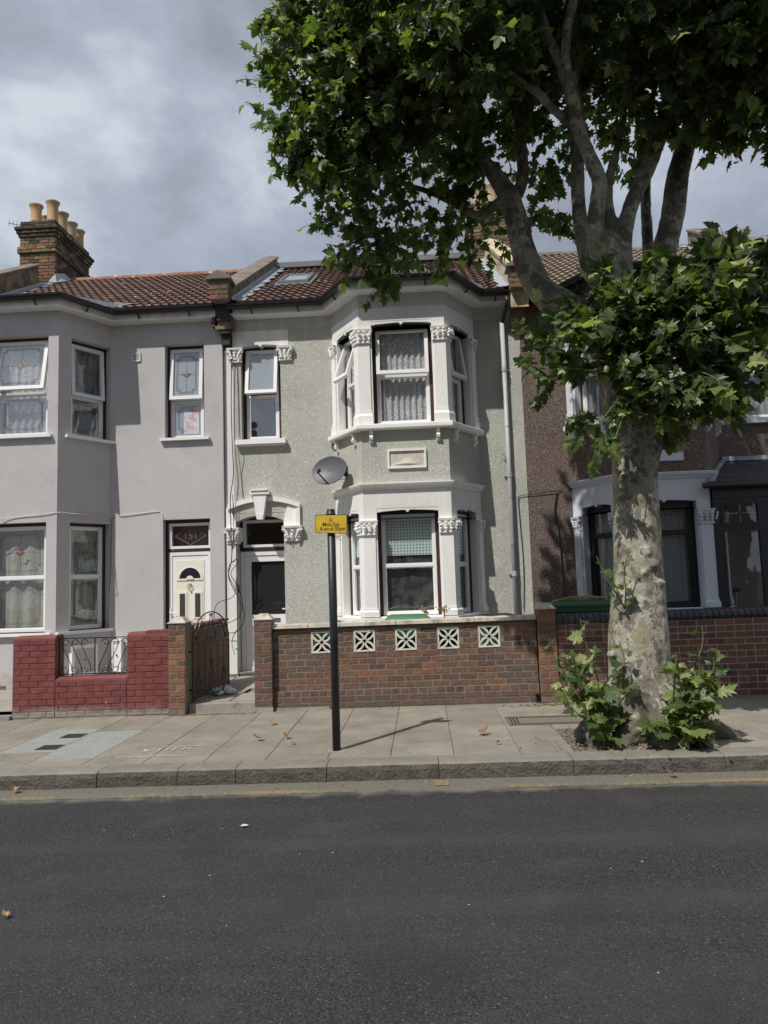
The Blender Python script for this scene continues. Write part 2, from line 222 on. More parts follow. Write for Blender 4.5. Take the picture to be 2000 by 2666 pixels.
def barkmat():
    m = bpy.data.materials.new('plane_bark'); m.use_nodes = True; nt = m.node_tree; nt.nodes.clear(); L = nt.links.new; MATS['plane_bark'] = m
    o = N(nt, 'ShaderNodeOutputMaterial'); p = N(nt, 'ShaderNodeBsdfPrincipled'); p.inputs['Roughness'].default_value = .85; L(p.outputs[0], o.inputs[0])
    g = N(nt, 'ShaderNodeNewGeometry'); dn = N(nt, 'ShaderNodeTexNoise'); dn.inputs['Scale'].default_value = 14; dn.inputs['Detail'].default_value = 4; L(g.outputs['Position'], dn.inputs[0])
    ds = N(nt, 'ShaderNodeMixRGB', blend_type='ADD'); ds.inputs[0].default_value = .11; L(g.outputs['Position'], ds.inputs[1]); L(dn.outputs[1], ds.inputs[2])
    mpn = N(nt, 'ShaderNodeMapping'); mpn.inputs['Scale'].default_value = (1, 1, .6); L(ds.outputs[0], mpn.inputs[0])
    cur = None; heights = []
    layers = [(9, 1.0, (.285, .265, .205)), (11, .34, (.195, .18, .14)), (18, .34, (.365, .345, .28)), (30, .18, (.155, .138, .11)), (7, .14, (.25, .235, .15))]
    for sc_, th, c in layers:
        v = N(nt, 'ShaderNodeTexVoronoi'); v.inputs['Scale'].default_value = sc_; L(mpn.outputs[0], v.inputs[0])
        sp = N(nt, 'ShaderNodeSeparateColor'); L(v.outputs['Color'], sp.inputs[0])
        if cur is None:
            r = N(nt, 'ShaderNodeRGB'); r.outputs[0].default_value = (*c, 1); cur = r.outputs[0]; continue
        lt = N(nt, 'ShaderNodeMath', operation='LESS_THAN'); L(sp.outputs[0], lt.inputs[0]); lt.inputs[1].default_value = th; heights.append(lt.outputs[0])
        h = N(nt, 'ShaderNodeMixRGB'); L(lt.outputs[0], h.inputs[0]); L(cur, h.inputs[1]); h.inputs[2].default_value = (*c, 1); cur = h.outputs[0]
    # rough dark bark at burr and root flare; crown shade painted onto high limbs
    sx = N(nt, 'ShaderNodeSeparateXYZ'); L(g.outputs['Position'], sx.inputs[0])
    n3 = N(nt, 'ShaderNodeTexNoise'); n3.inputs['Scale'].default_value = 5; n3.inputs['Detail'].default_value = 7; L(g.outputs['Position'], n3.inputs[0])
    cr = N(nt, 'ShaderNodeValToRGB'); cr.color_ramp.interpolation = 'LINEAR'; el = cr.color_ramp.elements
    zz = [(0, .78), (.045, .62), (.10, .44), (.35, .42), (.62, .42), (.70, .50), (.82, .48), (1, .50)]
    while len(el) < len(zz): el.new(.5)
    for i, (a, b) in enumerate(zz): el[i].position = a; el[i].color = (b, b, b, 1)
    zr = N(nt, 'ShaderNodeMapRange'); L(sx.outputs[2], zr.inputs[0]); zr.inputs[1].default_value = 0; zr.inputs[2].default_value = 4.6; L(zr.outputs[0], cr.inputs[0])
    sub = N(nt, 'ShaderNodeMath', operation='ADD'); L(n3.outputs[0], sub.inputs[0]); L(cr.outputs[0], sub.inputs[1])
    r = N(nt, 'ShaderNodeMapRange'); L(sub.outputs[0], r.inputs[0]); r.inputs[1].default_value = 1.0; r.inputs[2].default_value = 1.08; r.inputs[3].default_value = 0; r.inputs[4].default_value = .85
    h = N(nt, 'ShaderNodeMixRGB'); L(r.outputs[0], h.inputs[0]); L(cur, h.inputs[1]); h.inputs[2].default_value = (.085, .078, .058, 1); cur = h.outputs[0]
    n5 = N(nt, 'ShaderNodeTexNoise'); n5.inputs['Scale'].default_value = 24; n5.inputs['Detail'].default_value = 6; n5.inputs['Roughness'].default_value = .65; q5 = N(nt, 'ShaderNodeMapping'); q5.inputs['Scale'].default_value = (1, 1, 1.6); L(g.outputs['Position'], q5.inputs[0]); L(q5.outputs[0], n5.inputs[0])
    r5 = N(nt, 'ShaderNodeMapRange'); L(n5.outputs[0], r5.inputs[0]); r5.inputs[1].default_value = .60; r5.inputs[2].default_value = .66; r5.inputs[3].default_value = 0; r5.inputs[4].default_value = .75
    h = N(nt, 'ShaderNodeMixRGB'); L(r5.outputs[0], h.inputs[0]); L(cur, h.inputs[1]); h.inputs[2].default_value = (.11, .092, .068, 1); cur = h.outputs[0]
    n4 = N(nt, 'ShaderNodeTexNoise'); n4.inputs['Scale'].default_value = 40; n4.inputs['Detail'].default_value = 5; L(g.outputs['Position'], n4.inputs[0])
    h = N(nt, 'ShaderNodeMixRGB', blend_type='OVERLAY'); h.inputs[0].default_value = .45; L(cur, h.inputs[1]); L(n4.outputs[0], h.inputs[2]); L(h.outputs[0], p.inputs['Base Color'])
    s = heights[0]
    for q in heights[1:]:
        a = N(nt, 'ShaderNodeMath', operation='ADD'); L(s, a.inputs[0]); L(q, a.inputs[1]); s = a.outputs[0]
    a = N(nt, 'ShaderNodeMath', operation='MULTIPLY_ADD'); L(n4.outputs[0], a.inputs[0]); a.inputs[1].default_value = 1.5; L(s, a.inputs[2])
    b = N(nt, 'ShaderNodeBump'); b.inputs['Strength'].default_value = .7; b.inputs['Distance'].default_value = .006; L(a.outputs[0], b.inputs['Height']); L(b.outputs[0], p.inputs['Normal'])
barkmat()

def roadmat():
    m = bpy.data.materials.new('asphalt'); m.use_nodes = True; nt = m.node_tree; nt.nodes.clear(); L = nt.links.new; MATS['asphalt'] = m
    o = N(nt, 'ShaderNodeOutputMaterial'); p = N(nt, 'ShaderNodeBsdfPrincipled'); p.inputs['Roughness'].default_value = .85; p.inputs['Specular IOR Level'].default_value = .22; L(p.outputs[0], o.inputs[0])
    g = N(nt, 'ShaderNodeNewGeometry'); P = g.outputs['Position']
    def noi(s, d=4, mp_=None):
        n = N(nt, 'ShaderNodeTexNoise'); n.inputs['Scale'].default_value = s; n.inputs['Detail'].default_value = d
        if mp_: q = N(nt, 'ShaderNodeMapping'); q.inputs['Scale'].default_value = mp_; L(P, q.inputs[0]); L(q.outputs[0], n.inputs[0])
        else: L(P, n.inputs[0])
        return n.outputs[0]
    def mr(x, a, b, c, d):
        r = N(nt, 'ShaderNodeMapRange'); L(x, r.inputs[0])
        for i, q in enumerate((a, b, c, d)): r.inputs[i+1].default_value = q
        return r.outputs[0]
    def mixc(f, a, b, bl='MIX'):
        h = N(nt, 'ShaderNodeMixRGB', blend_type=bl)
        if isinstance(f, float): h.inputs[0].default_value = f
        else: L(f, h.inputs[0])
        for i, q in ((1, a), (2, b)):
            if isinstance(q, tuple): h.inputs[i].default_value = (*q, 1)
            else: L(q, h.inputs[i])
        return h.outputs[0]
    v = N(nt, 'ShaderNodeTexVoronoi'); v.inputs['Scale'].default_value = 135; L(P, v.inputs[0]); sp = N(nt, 'ShaderNodeSeparateColor'); L(v.outputs['Color'], sp.inputs[0])
    stone = mixc(sp.outputs[0], (.012, .0125, .0145), (.056, .056, .057))
    lt = N(nt, 'ShaderNodeMath', operation='GREATER_THAN'); L(sp.outputs[1], lt.inputs[0]); lt.inputs[1].default_value = .988
    stone = mixc(lt.outputs[0], stone, (.13, .125, .115))
    big = noi(.9, 5, (.45, 1, 1)); c = mixc(mr(big, .35, .7, 0, .6), stone, (.052, .050, .047))
    pt = noi(2.6, 5, (.6, 1, 1)); c = mixc(mr(pt, .60, .78, 0, .35), c, (.092, .088, .078))
    bd = noi(1.3, 5, (.10, 1.5, 1)); c = mixc(mr(bd, .50, .70, 0, .6), c, (.058, .057, .054)); ck = noi(.55, 3, (.3, .8, 1)); c = mixc(mr(ck, .33, .42, .5, 0), c, (.020, .020, .022))
    dk = noi(1.7, 4); c = mixc(mr(dk, .30, .45, .35, 0), c, (.025, .025, .028))
    # dusty channel beside the kerb
    sx = N(nt, 'ShaderNodeSeparateXYZ'); L(P, sx.inputs[0]); w = N(nt, 'ShaderNodeMath', operation='MULTIPLY_ADD'); L(noi(5, 5), w.inputs[0]); w.inputs[1].default_value = .30; L(sx.outputs[1], w.inputs[2])
    fr = mixc(mr(sp.outputs[2], 0, 1, 0, 1), (.13, .12, .10), (.20, .185, .15))
    c = mixc(mr(w.outputs[0], 5.95, 6.08, 0, .92), c, fr)
    L(c, p.inputs['Base Color'])
    b = N(nt, 'ShaderNodeBump'); b.inputs['Strength'].default_value = .8; b.inputs['Distance'].default_value = .0035; L(v.outputs['Distance'], b.inputs['Height']); b.invert = True; L(b.outputs[0], p.inputs['Normal'])
    # worn yellow line: paint where the noise keeps it, road elsewhere
    m2 = m.copy(); m2.name = 'worn_yellow_line'; MATS['worn_yellow_line'] = m2; t2 = m2.node_tree; p2 = [n for n in t2.nodes if n.type == 'BSDF_PRINCIPLED'][0]
    src = p2.inputs['Base Color'].links[0].from_socket
    g2 = N(t2, 'ShaderNodeNewGeometry'); nn = N(t2, 'ShaderNodeTexNoise'); nn.inputs['Scale'].default_value = 30; nn.inputs['Detail'].default_value = 6; t2.links.new(g2.outputs['Position'], nn.inputs[0])
    nb = N(t2, 'ShaderNodeTexNoise'); nb.inputs['Scale'].default_value = 1.3; t2.links.new(g2.outputs['Position'], nb.inputs[0])
    ad = N(t2, 'ShaderNodeMath', operation='MULTIPLY_ADD'); t2.links.new(nb.outputs[0], ad.inputs[0]); ad.inputs[1].default_value = .9; t2.links.new(nn.outputs[0], ad.inputs[2])
    r2 = N(t2, 'ShaderNodeMapRange'); t2.links.new(ad.outputs[0], r2.inputs[0]); r2.inputs[1].default_value = .92; r2.inputs[2].default_value = 1.10; r2.inputs[4].default_value = .8
    h2 = N(t2, 'ShaderNodeMixRGB'); t2.links.new(r2.outputs[0], h2.inputs[0]); t2.links.new(src, h2.inputs[1]); h2.inputs[2].default_value = (.28, .215, .09, 1); t2.links.new(h2.outputs[0], p2.inputs['Base Color'])
    m3 = m2.copy(); m3.name = 'yellow_paint_patch'; MATS['yellow_paint_patch'] = m3
    for n in m3.node_tree.nodes:
        if n.type == 'MAP_RANGE' and abs(n.inputs[1].default_value-.92) < 1e-4: n.inputs[1].default_value = .80; n.inputs[2].default_value = 1.02
roadmat()
mat('soil', (.135, .108, .08), .98, .3, 8, bump=1.0, bs=70, bt='voronoi', spk=[(60, (.38, .34, .27), .18), (45, (.07, .055, .04), .2), (80, (.28, .18, .09), .1)], bdist=.015)

# ------------------------------------------------------------------ geometry helpers
SL = 0.008
def gz(x): return SL*(x+.3)
class MB:
    def __init__(s): s.v = []; s.f = []; s.sm = False
    def add(s, vs, fs): n = len(s.v); s.v += [tuple(a) for a in vs]; s.f += [tuple(i+n for i in f) for f in fs]; return s
    def box(s, x0, x1, y0, y1, z0, z1):
        return s.add([(x0,y0,z0),(x1,y0,z0),(x1,y1,z0),(x0,y1,z0),(x0,y0,z1),(x1,y0,z1),(x1,y1,z1),(x0,y1,z1)],
                     [(0,3,2,1),(4,5,6,7),(0,1,5,4),(1,2,6,5),(2,3,7,6),(3,0,4,7)])
    def fbox(s, F, u0, u1, d0, d1, z0, z1):   # box in face coordinates (d outward)
        q = [F.p(u, d, z) for z in (z0, z1) for (u, d) in ((u0, d1), (u1, d1), (u1, d0), (u0, d0))]
        return s.add(q, [(0,3,2,1),(4,5,6,7),(0,1,5,4),(1,2,6,5),(2,3,7,6),(3,0,4,7)])
    def fpoly(s, F, pts, d0, d1):             # outline in (u,z), counter-clockwise seen from outside, thickness d0..d1
        n = len(pts); q = [F.p(u, d1, z) for u, z in pts]+[F.p(u, d0, z) for u, z in pts]
        return s.add(q, [tuple(range(n)), tuple(range(2*n-1, n-1, -1))]+[(i, i+n, (i+1) % n+n, (i+1) % n) for i in range(n)])
    def prism(s, pts, z0, z1, top=1.0, ctr=None):   # plan outline (x,y) ccw from above
        n = len(pts); cx, cy = ctr or (sum(p[0] for p in pts)/n, sum(p[1] for p in pts)/n)
        q = [(x, y, z0) for x, y in pts]+[(cx+(x-cx)*top, cy+(y-cy)*top, z1) for x, y in pts]
        return s.add(q, [tuple(range(n-1, -1, -1)), tuple(range(n, 2*n))]+[(i, (i+1) % n, (i+1) % n+n, i+n) for i in range(n)])
    def loft(s, rings, close=True, cap=True):
        n = len(rings[0]); q = [p for r in rings for p in r]; fs = []
        for j in range(len(rings)-1):
            for i in range(n if close else n-1):
                a, b = j*n+i, j*n+(i+1) % n; fs.append((a, b, b+n, a+n))
        if cap and close: fs += [tuple(range(n-1, -1, -1)), tuple(range((len(rings)-1)*n, len(rings)*n))]
        return s.add(q, fs)
    def tube(s, pts, r, n=6, cap=True, flat=None):
        P = [Vector(p) for p in pts]; rs = r if isinstance(r, (list, tuple)) else [r]*len(P); rings = []; prev = None
        for i, p in enumerate(P):
            t = (P[min(i+1, len(P)-1)]-P[max(i-1, 0)]); t = t.normalized() if t.length > 1e-9 else Vector((0, 0, 1))
            if prev is None: a = Vector((0, 0, 1)) if abs(t.z) < .9 else Vector((1, 0, 0)); x = t.cross(a).normalized()
            else: x = (prev-t*prev.dot(t)).normalized()
            prev = x; y = t.cross(x); fx, fy = flat or (1, 1)
            rings.append([p+(x*math.cos(2*math.pi*k/n)*fx+y*math.sin(2*math.pi*k/n)*fy)*rs[i] for k in range(n)])
        return s.loft(rings, True, cap)
    def lathe(s, c, prof, n=16):
        cx, cy, cz = c
        return s.loft([[(cx+r*math.cos(2*math.pi*k/n), cy+r*math.sin(2*math.pi*k/n), cz+z) for k in range(n)] for r, z in prof])
    def quad(s, a, b, c, d): return s.add([a, b, c, d], [(0, 1, 2, 3)])
    def blob(s, c, r, sq=(1, 1, 1), jit=.15, n=6, m=4):
        rings = []
        for j in range(m+1):
            th = math.pi*(j+.001)/(m+.002); rings.append([(c[0]+r*sq[0]*math.sin(th)*math.cos(2*math.pi*k/n)*(1+random.uniform(-jit, jit)), c[1]+r*sq[1]*math.sin(th)*math.sin(2*math.pi*k/n)*(1+random.uniform(-jit, jit)), c[2]+r*sq[2]*math.cos(th)) for k in range(n)])
        return s.loft(rings[::-1])
    def mesh(s, org=(0, 0, 0), slope=False, name='m'):
        me = bpy.data.meshes.new(name); o = org
        me.from_pydata([(v[0]-o[0], v[1]-o[1], v[2]-o[2]+(gz(v[0]) if slope else 0)) for v in s.v], [], s.f)
        if s.sm: me.polygons.foreach_set('use_smooth', [True]*len(me.polygons))
        me.update(); return me
ORG = {}
def link(o): S.collection.objects.link(o); return o
def thing(name, label, cat, loc, group=None, kind=None):
    o = link(bpy.data.objects.new(name, None)); o.location = loc; o.empty_display_size = .1; ORG[o.name] = tuple(loc)
    o['label'] = label; o['category'] = cat
    if group: o['group'] = group
    if kind: o['kind'] = kind
    return o
def struct(name, mb, m, slope=False, org=(0, 0, 0), label=None):
    o = link(bpy.data.objects.new(name, mb.mesh(org, slope, name))); o.location = org; ORG[o.name] = tuple(org); o.data.materials.append(MATS[m]); o['kind'] = 'structure'
    if label: o['label'] = label
    return o
def part(parent, name, mb, m, slope=False, label=None, smooth=False, kind=None):
    og = ORG[parent.name]; mb.sm = smooth or mb.sm
    o = link(bpy.data.objects.new(name, mb.mesh(og, slope, name))); o.parent = parent; ORG[o.name] = og; o.data.materials.append(MATS[m])
    if label: o['label'] = label
    if kind: o['kind'] = kind
    return o
def inst(parent, name, me, m, loc, rot=(0, 0, 0), scale=None):   # shares mesh data; material on the object
    o = link(bpy.data.objects.new(name, me)); og = ORG[parent.name] if parent else (0, 0, 0); o.parent = parent
    o.location = (loc[0]-og[0], loc[1]-og[1], loc[2]-og[2]); o.rotation_euler = rot
    if scale: o.scale = scale
    if not me.materials: me.materials.append(MATS[m])
    o.material_slots[0].link = 'OBJECT'; o.material_slots[0].material = MATS[m]
    return o
def single(name, mb, m, label, cat, loc, group=None, slope=False, smooth=False):
    mb.sm = smooth; o = link(bpy.data.objects.new(name, mb.mesh(loc, slope, name))); o.location = loc; ORG[o.name] = tuple(loc); o.data.materials.append(MATS[m]); o['label'] = label; o['category'] = cat
    if group: o['group'] = group
    return o
class Face:   # a vertical plane: origin (x,y), running direction, outward normal on the right-hand side of the direction
    def __init__(s, a, b):
        s.a = Vector((a[0], a[1])); s.L = (Vector(b)-s.a).length; s.d = (Vector(b)-s.a)/s.L; s.n = Vector((s.d.y, -s.d.x)); s.ang = math.atan2(s.d.y, s.d.x)
    def p(s, u, d, z): q = s.a+s.d*u+s.n*d; return (q.x, q.y, z)

# bricks ----------------------------------------------------------------
_bm = {}
def brick_mesh(l, h, dep, rough, k):
    key = (round(l, 2), round(h, 3), round(dep, 2), rough, k)
    if key in _bm: return _bm[key]
    rs = random.Random(int(l*1000)*7+k); l_, c = l/2, .0032
    j = lambda a=rough: rs.uniform(-a, a)
    back = [(-l_, dep, 0), (l_, dep, 0), (l_, dep, h), (-l_, dep, h)]
    mid = [(-l_+j(), c+.002, j()), (l_+j(), c+.002, j()), (l_+j(), c+.002, h+j()), (-l_+j(), c+.002, h+j())]
    fr = [(-l_+c*1.4, j(), c*1.2), (0+j()*8, -abs(j())*1.2, c*1.2), (l_-c*1.4, j(), c*1.2), (l_-c*1.4, j(), h-c*1.2), (0+j()*8, -abs(j())*1.2, h-c*1.2), (-l_+c*1.4, j(), h-c*1.2)]
    me = bpy.data.meshes.new('brick')
    me.from_pydata(back+mid+fr, [], [(0,3,2,1),(0,1,5,4),(1,2,6,5),(2,3,7,6),(3,0,4,7),(4,5,10,9,8),(5,6,11,10),(6,7,13,12,11),(7,4,8,13),(8,9,12,13),(9,10,11,12)])
    _bm[key] = me; return me
def bricks(parent, F, u0, u1, z0, n, m='red_multi_brick', gauge=.075, joint=.011, skip=None, rough=.0025, dep=.09, L=.225, hdr=(), off=0., d=0., matf=None, slope=True, name='brick', zl=None):
    cnt = 0
    for r in range(n):
        z = z0+r*gauge; l = L/2 if r in hdr else L
        u = u0 - ((r % 2)*l/2 + off) % l
        while u < u1-.015:
            a, b = max(u, u0)+joint/2, min(u+l, u1)-joint/2
            if b-a > .025 and not (skip and skip((a+b)/2, z+gauge/2, a, b)):
                me = brick_mesh(b-a, gauge-joint, dep, rough, random.randint(0, 4)); P = F.p((a+b)/2, d+random.uniform(-.0015, .002), z+joint/2)
                mm = matf((a+b)/2, r) if matf else m
                zz = P[2]+(gz(P[0]) if slope else 0)
                inst(parent, name, me, mm, (P[0], P[1], zz), (0, -SL*F.d.x if slope else 0, F.ang)); cnt += 1
            u += l
    return cnt

# a wall face with rectangular openings and their reveals ----------------
def wallface(mb, F, u0, u1, z0, z1, ops=(), rev=.14, d=0.):
    us = sorted({u0, u1} | {o[i] for o in ops for i in (0, 1)}); zs = sorted({z0, z1} | {o[i] for o in ops for i in (2, 3)})
    us = [u for u in us if u0-1e-6 <= u <= u1+1e-6]; zs = [z for z in zs if z0-1e-6 <= z <= z1+1e-6]
    for i in range(len(us)-1):
        for j in range(len(zs)-1):
            uc, zc = (us[i]+us[i+1])/2, (zs[j]+zs[j+1])/2
            if any(o[0] < uc < o[1] and o[2] < zc < o[3] for o in ops): continue
            mb.quad(F.p(us[i], d, zs[j]), F.p(us[i+1], d, zs[j]), F.p(us[i+1], d, zs[j+1]), F.p(us[i], d, zs[j+1]))
    for a, b, c, e in ops:
        mb.quad(F.p(a, d, c), F.p(a, d, e), F.p(a, d-rev, e), F.p(a, d-rev, c))
        mb.quad(F.p(b, d, c), F.p(b, d-rev, c), F.p(b, d-rev, e), F.p(b, d, e))
        mb.quad(F.p(a, d, e), F.p(b, d, e), F.p(b, d-rev, e), F.p(a, d-rev, e))
        mb.quad(F.p(a, d, c), F.p(a, d-rev, c), F.p(b, d-rev, c), F.p(b, d, c))
    return mb

def frame(mb, F, u0, u1, z0, z1, w, d0, d1, wb=None):
    wb = wb or w
    mb.fbox(F, u0, u1, d0, d1, z0, z0+wb).fbox(F, u0, u1, d0, d1, z1-w, z1).fbox(F, u0, u0+w, d0, d1-.001, z0+wb, z1-w).fbox(F, u1-w, u1, d0, d1-.001, z0+wb, z1-w); return mb
def tilt(mb, F, z, d, ang, start=0):   # swing everything after vertex index start outwards about the line (z, d)
    c, s = math.cos(ang), math.sin(ang)
    for i in range(start, len(mb.v)):
        x, y, zz = mb.v[i]; r = Vector((x, y))-F.a; u = r.dot(F.d); dd = r.dot(F.n)-d; dz = zz-z
        mb.v[i] = F.p(u, d+dd*c-dz*s, z+dd*s+dz*c)
    return mb
def lead_pattern(F, u0, u1, z0, z1, d, tulip, cx_only=False):
    """stained-glass lines with stepped corners; returns (cames, red, green)"""
    m, w = MB(), .004; W_, H_ = u1-u0, z1-z0; a = min(.06, W_*.16); k = .05 if W_ > .3 else .035
    for ins in (0, .022):
        A, B, C, D = u0+a+ins, u1-a-ins, z0+a+ins, z1-a-ins
        pts = [(A+k, C), (B-k, C), (B-k, C+k), (B, C+k), (B, D-k), (B-k, D-k), (B-k, D), (A+k, D), (A+k, D-k), (A, D-k), (A, C+k), (A+k, C+k), (A+k, C)]
        for (p, q) in zip(pts[:-1], pts[1:]):
            x0, x1 = min(p[0], q[0])-w/2, max(p[0], q[0])+w/2; y0, y1 = min(p[1], q[1])-w/2, max(p[1], q[1])+w/2
            m.fbox(F, x0, x1, d, d+.003, y0, y1)
    r = g = None
    if tulip:
        cx, cz = (u0+u1)/2, z0+H_*.5
        m.fbox(F, cx-w/2, cx+w/2, d, d+.002, z0+a+.02, z1-a-.02)
        if W_ > .3: m.fbox(F, u0+a+.02, u1-a-.02, d, d+.0025, cz-w/2, cz+w/2)
        s = .055 if W_ > .3 else .045
        r = MB().fpoly(F, [(cx, cz-s*.9), (cx+s*.4, cz-s*.35), (cx+s*.42, cz+.05*s), (cx, cz+s*1.35), (cx-s*.42, cz+.05*s), (cx-s*.4, cz-s*.35)], d+.003, d+.006)
        g = MB()
        for q in (-1, 1):
            P = [(cx+q*s*.12, cz-s*.85), (cx+q*s*.55, cz-s*.75), (cx+q*s*.95, cz-s*.15), (cx+q*s*1.5, cz+s*.12), (cx+q*s*.95, cz+s*.3), (cx+q*s*.55, cz+s*.1), (cx+q*s*.42, cz-s*.4)]
            g.fpoly(F, P if q > 0 else P[::-1], d+.003, d+.0055)
    return m, r, g
def curtain(F, u0, u1, z0, z1, d, amp=.02, per=.10, n=None, drop=None):
    m = MB(); n = n or max(12, int((u1-u0)/per*6)); m.sm = True; ph = random.random()*6
    for i in range(n+1):
        u = u0+(u1-u0)*i/n; w = amp*math.sin(u*2*math.pi/per+ph+.7*math.sin(u*9)); zz = z0+(drop(u) if drop else 0)
        m.v += [F.p(u+.3*w, d+w*1.2, zz), F.p(u+.1*w, d+w*.9, (zz+z1)/2), F.p(u, d+w*.5, z1)]
    for i in range(n): m.f += [(3*i, 3*i+3, 3*i+4, 3*i+1), (3*i+1, 3*i+4, 3*i+5, 3*i+2)]
    return m
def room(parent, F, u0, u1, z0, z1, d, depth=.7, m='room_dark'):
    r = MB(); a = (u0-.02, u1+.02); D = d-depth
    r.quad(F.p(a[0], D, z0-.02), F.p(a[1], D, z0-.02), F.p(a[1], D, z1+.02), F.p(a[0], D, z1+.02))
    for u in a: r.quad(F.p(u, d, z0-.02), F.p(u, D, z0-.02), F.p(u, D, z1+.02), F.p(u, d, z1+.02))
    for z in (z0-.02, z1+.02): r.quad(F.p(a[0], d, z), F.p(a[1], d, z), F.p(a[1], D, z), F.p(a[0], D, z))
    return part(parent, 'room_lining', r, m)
def window(root, F, u0, u1, z0, z1, rec=.14, zt=None, fw=.045, col='upvc_white', sur='maroon_timber', sw=.05, opened=0., gl='glass_clear', lead=False, cur=None, curm='net_grey', blind=None, topw=.05, sash=True, label=None, dark='room_dark', amp=.02, glt=None):
    """window > timber surround, frame, sash, panes, curtain ... ; parts lie from d=-rec inwards"""
    D = -rec
    wn_ = MB()
    a0, a1, b0, b1 = u0+sw, u1-sw, z0+.012, z1-topw
    zt = zt if zt else b0+(b1-b0)*.52
    frame(wn_, F, a0, a1, b0, b1, fw, D-.055, D)
    wn_.fbox(F, a0+fw, a1-fw, D-.055, D-.002, zt-.022, zt+.022)
    w = part(root, 'window', wn_, col, label=label)
    if sw > .004: s = MB(); s.fbox(F, u0, a0-.001, D-.06, D+.012, z0, z1).fbox(F, a1+.001, u1, D-.06, D+.012, z0, z1).fbox(F, a0-.001, a1+.001, D-.06, D+.010, b1+.001, z1); part(w, 'timber_surround', s, sur)
    g0, g1 = a0+fw, a1-fw
    # lower light
    lo = MB(); frame(lo, F, g0, g1, b0+fw, zt-.022, .018, D-.05, D-.014); part(w, 'glazing_bead', lo, col)
    part(w, 'pane', MB().fbox(F, g0+.016, g1-.016, D-.034, D-.028, b0+fw+.016, zt-.038), gl)
    # top light: a sash which may stand open
    tp = MB()
    if opened: frame(tp, F, a0+.006, a1-.006, zt+.004, b1-.006, .058, D-.04, D+.022)
    else: frame(tp, F, g0-.012 if sash else g0, g1+.012 if sash else g1, zt+(.010 if sash else .022), b1-fw+(.012 if sash else 0), .040 if sash else .016, D-.04, D+.012 if sash else D-.012)
    sb = .058 if opened else (.028 if sash else .016)
    o0, o1, c0, c1 = (a0+.006+.05, a1-.006-.05, zt+.054, b1-.056) if opened else (g0+sb-.002, g1-sb+.002, zt+(.048 if sash else .036), b1-fw-(.026 if sash else .014))
    pn = MB().fbox(F, o0, o1, D-.014, D-.008, c0, c1)
    ex = []
    if lead:
        ex = list(lead_pattern(F, o0, o1, c0, c1, D-.008, True)); l2 = lead_pattern(F, g0+.016, g1-.016, b0+fw+.016, zt-.038, D-.028, False)[0]; part(w, 'leading', l2, 'came_dark')
    if opened:
        for q in [tp, pn]+[e for e in ex if e]: tilt(q, F, b1-.006, D, opened)
    part(w, 'opening_sash', tp, col); part(w, 'pane', pn, glt or gl)
    if ex:
        part(w, 'leading', ex[0], 'came_dark'); part(w, 'red_glass_bud', ex[1], 'tulip_red'); part(w, 'green_glass_leaf', ex[2], 'tulip_green')
    if cur: part(w, 'curtain', curtain(F, a0, a1, b0+.02, b1, D-.095, amp=amp, per=cur), curm, smooth=True)
    if blind:
        zb, F2 = blind, F; B = MB().fbox(F, a0+.03, a1-.03, D-.070, D-.067, zb, b1); part(w, 'roller_blind', B, 'blind_teal')
        dt = MB(); st = .048; nu = int((a1-a0-.10)/st); nz = int((b1-zb-.04)/.047)
        for i in range(nu+1):
            for j in range(nz): uu_ = a0+.05+i*(a1-a0-.10)/max(1, nu); zz = zb+.008+j*.047; dt.quad(F.p(uu_-.010, D-.0655, zz), F.p(uu_+.010, D-.0655, zz), F.p(uu_+.010, D-.0655, zz+.019), F.p(uu_-.010, D-.0655, zz+.019))
        part(w, 'blind_square_print', dt, 'blind_dot')
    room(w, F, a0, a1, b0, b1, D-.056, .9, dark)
    return w

# Victorian stucco details -----------------------------------------------
def leaf_cap(root, F, uc, w, z0, z1, d, proj=.05, m='white_masonry_paint', name='capital', corner=False):
    """carved leaf capital: bell, abacus and astragal with scrolling leaves"""
    mb = MB(); h = z1-z0; w2 = w/2
    def ring(z, k, dd): return [F.p(uc-w2*k, d-.02, z), F.p(uc-w2*k, d+dd, z), F.p(uc+w2*k, d+dd, z), F.p(uc+w2*k, d-.02, z)]
    def sl(za, zb, ka, kb, da, db): mb.loft([ring(za, ka, da), ring(zb, kb, db)])
    sl(z0, z0+.018, .80, .80, .030, .030); sl(z0+.018, z0+.032, .74, .74, .022, .022); sl(z0+.032, z1-.035, .70, .86, .018, proj*.6); sl(z1-.034, z1, .94, 1.0, proj+.012, proj+.02)
    for i in range(9):
        u = uc+(i % 3-1)*w*.30+random.uniform(-.01, .01); zz = z0+.06+(i//3)*(h-.10)/3.0+random.uniform(-.008, .008)
        r = .026*(w/.24)**.5; mb.blob(F.p(u, d+proj*(.55+.15*(i//3)), zz), r, (1, .8, 1.05), .35, 6, 4)
    for q in (-1, 1):
        pts = [F.p(uc+q*w2*(.35+.5*t), d+proj*.8+.012, z0+.05+(h-.09)*t**.6) for t in (0, .3, .6, .85, 1)]; mb.tube(pts, [.012, .016, .018, .02, .026], 6)
        mb.blob(F.p(uc+q*w2*.86, d+proj*.8, z1-.065), .03*(w/.24)**.5, (1, 1, 1), .25, 6, 4)
    return part(root, name, mb, m)
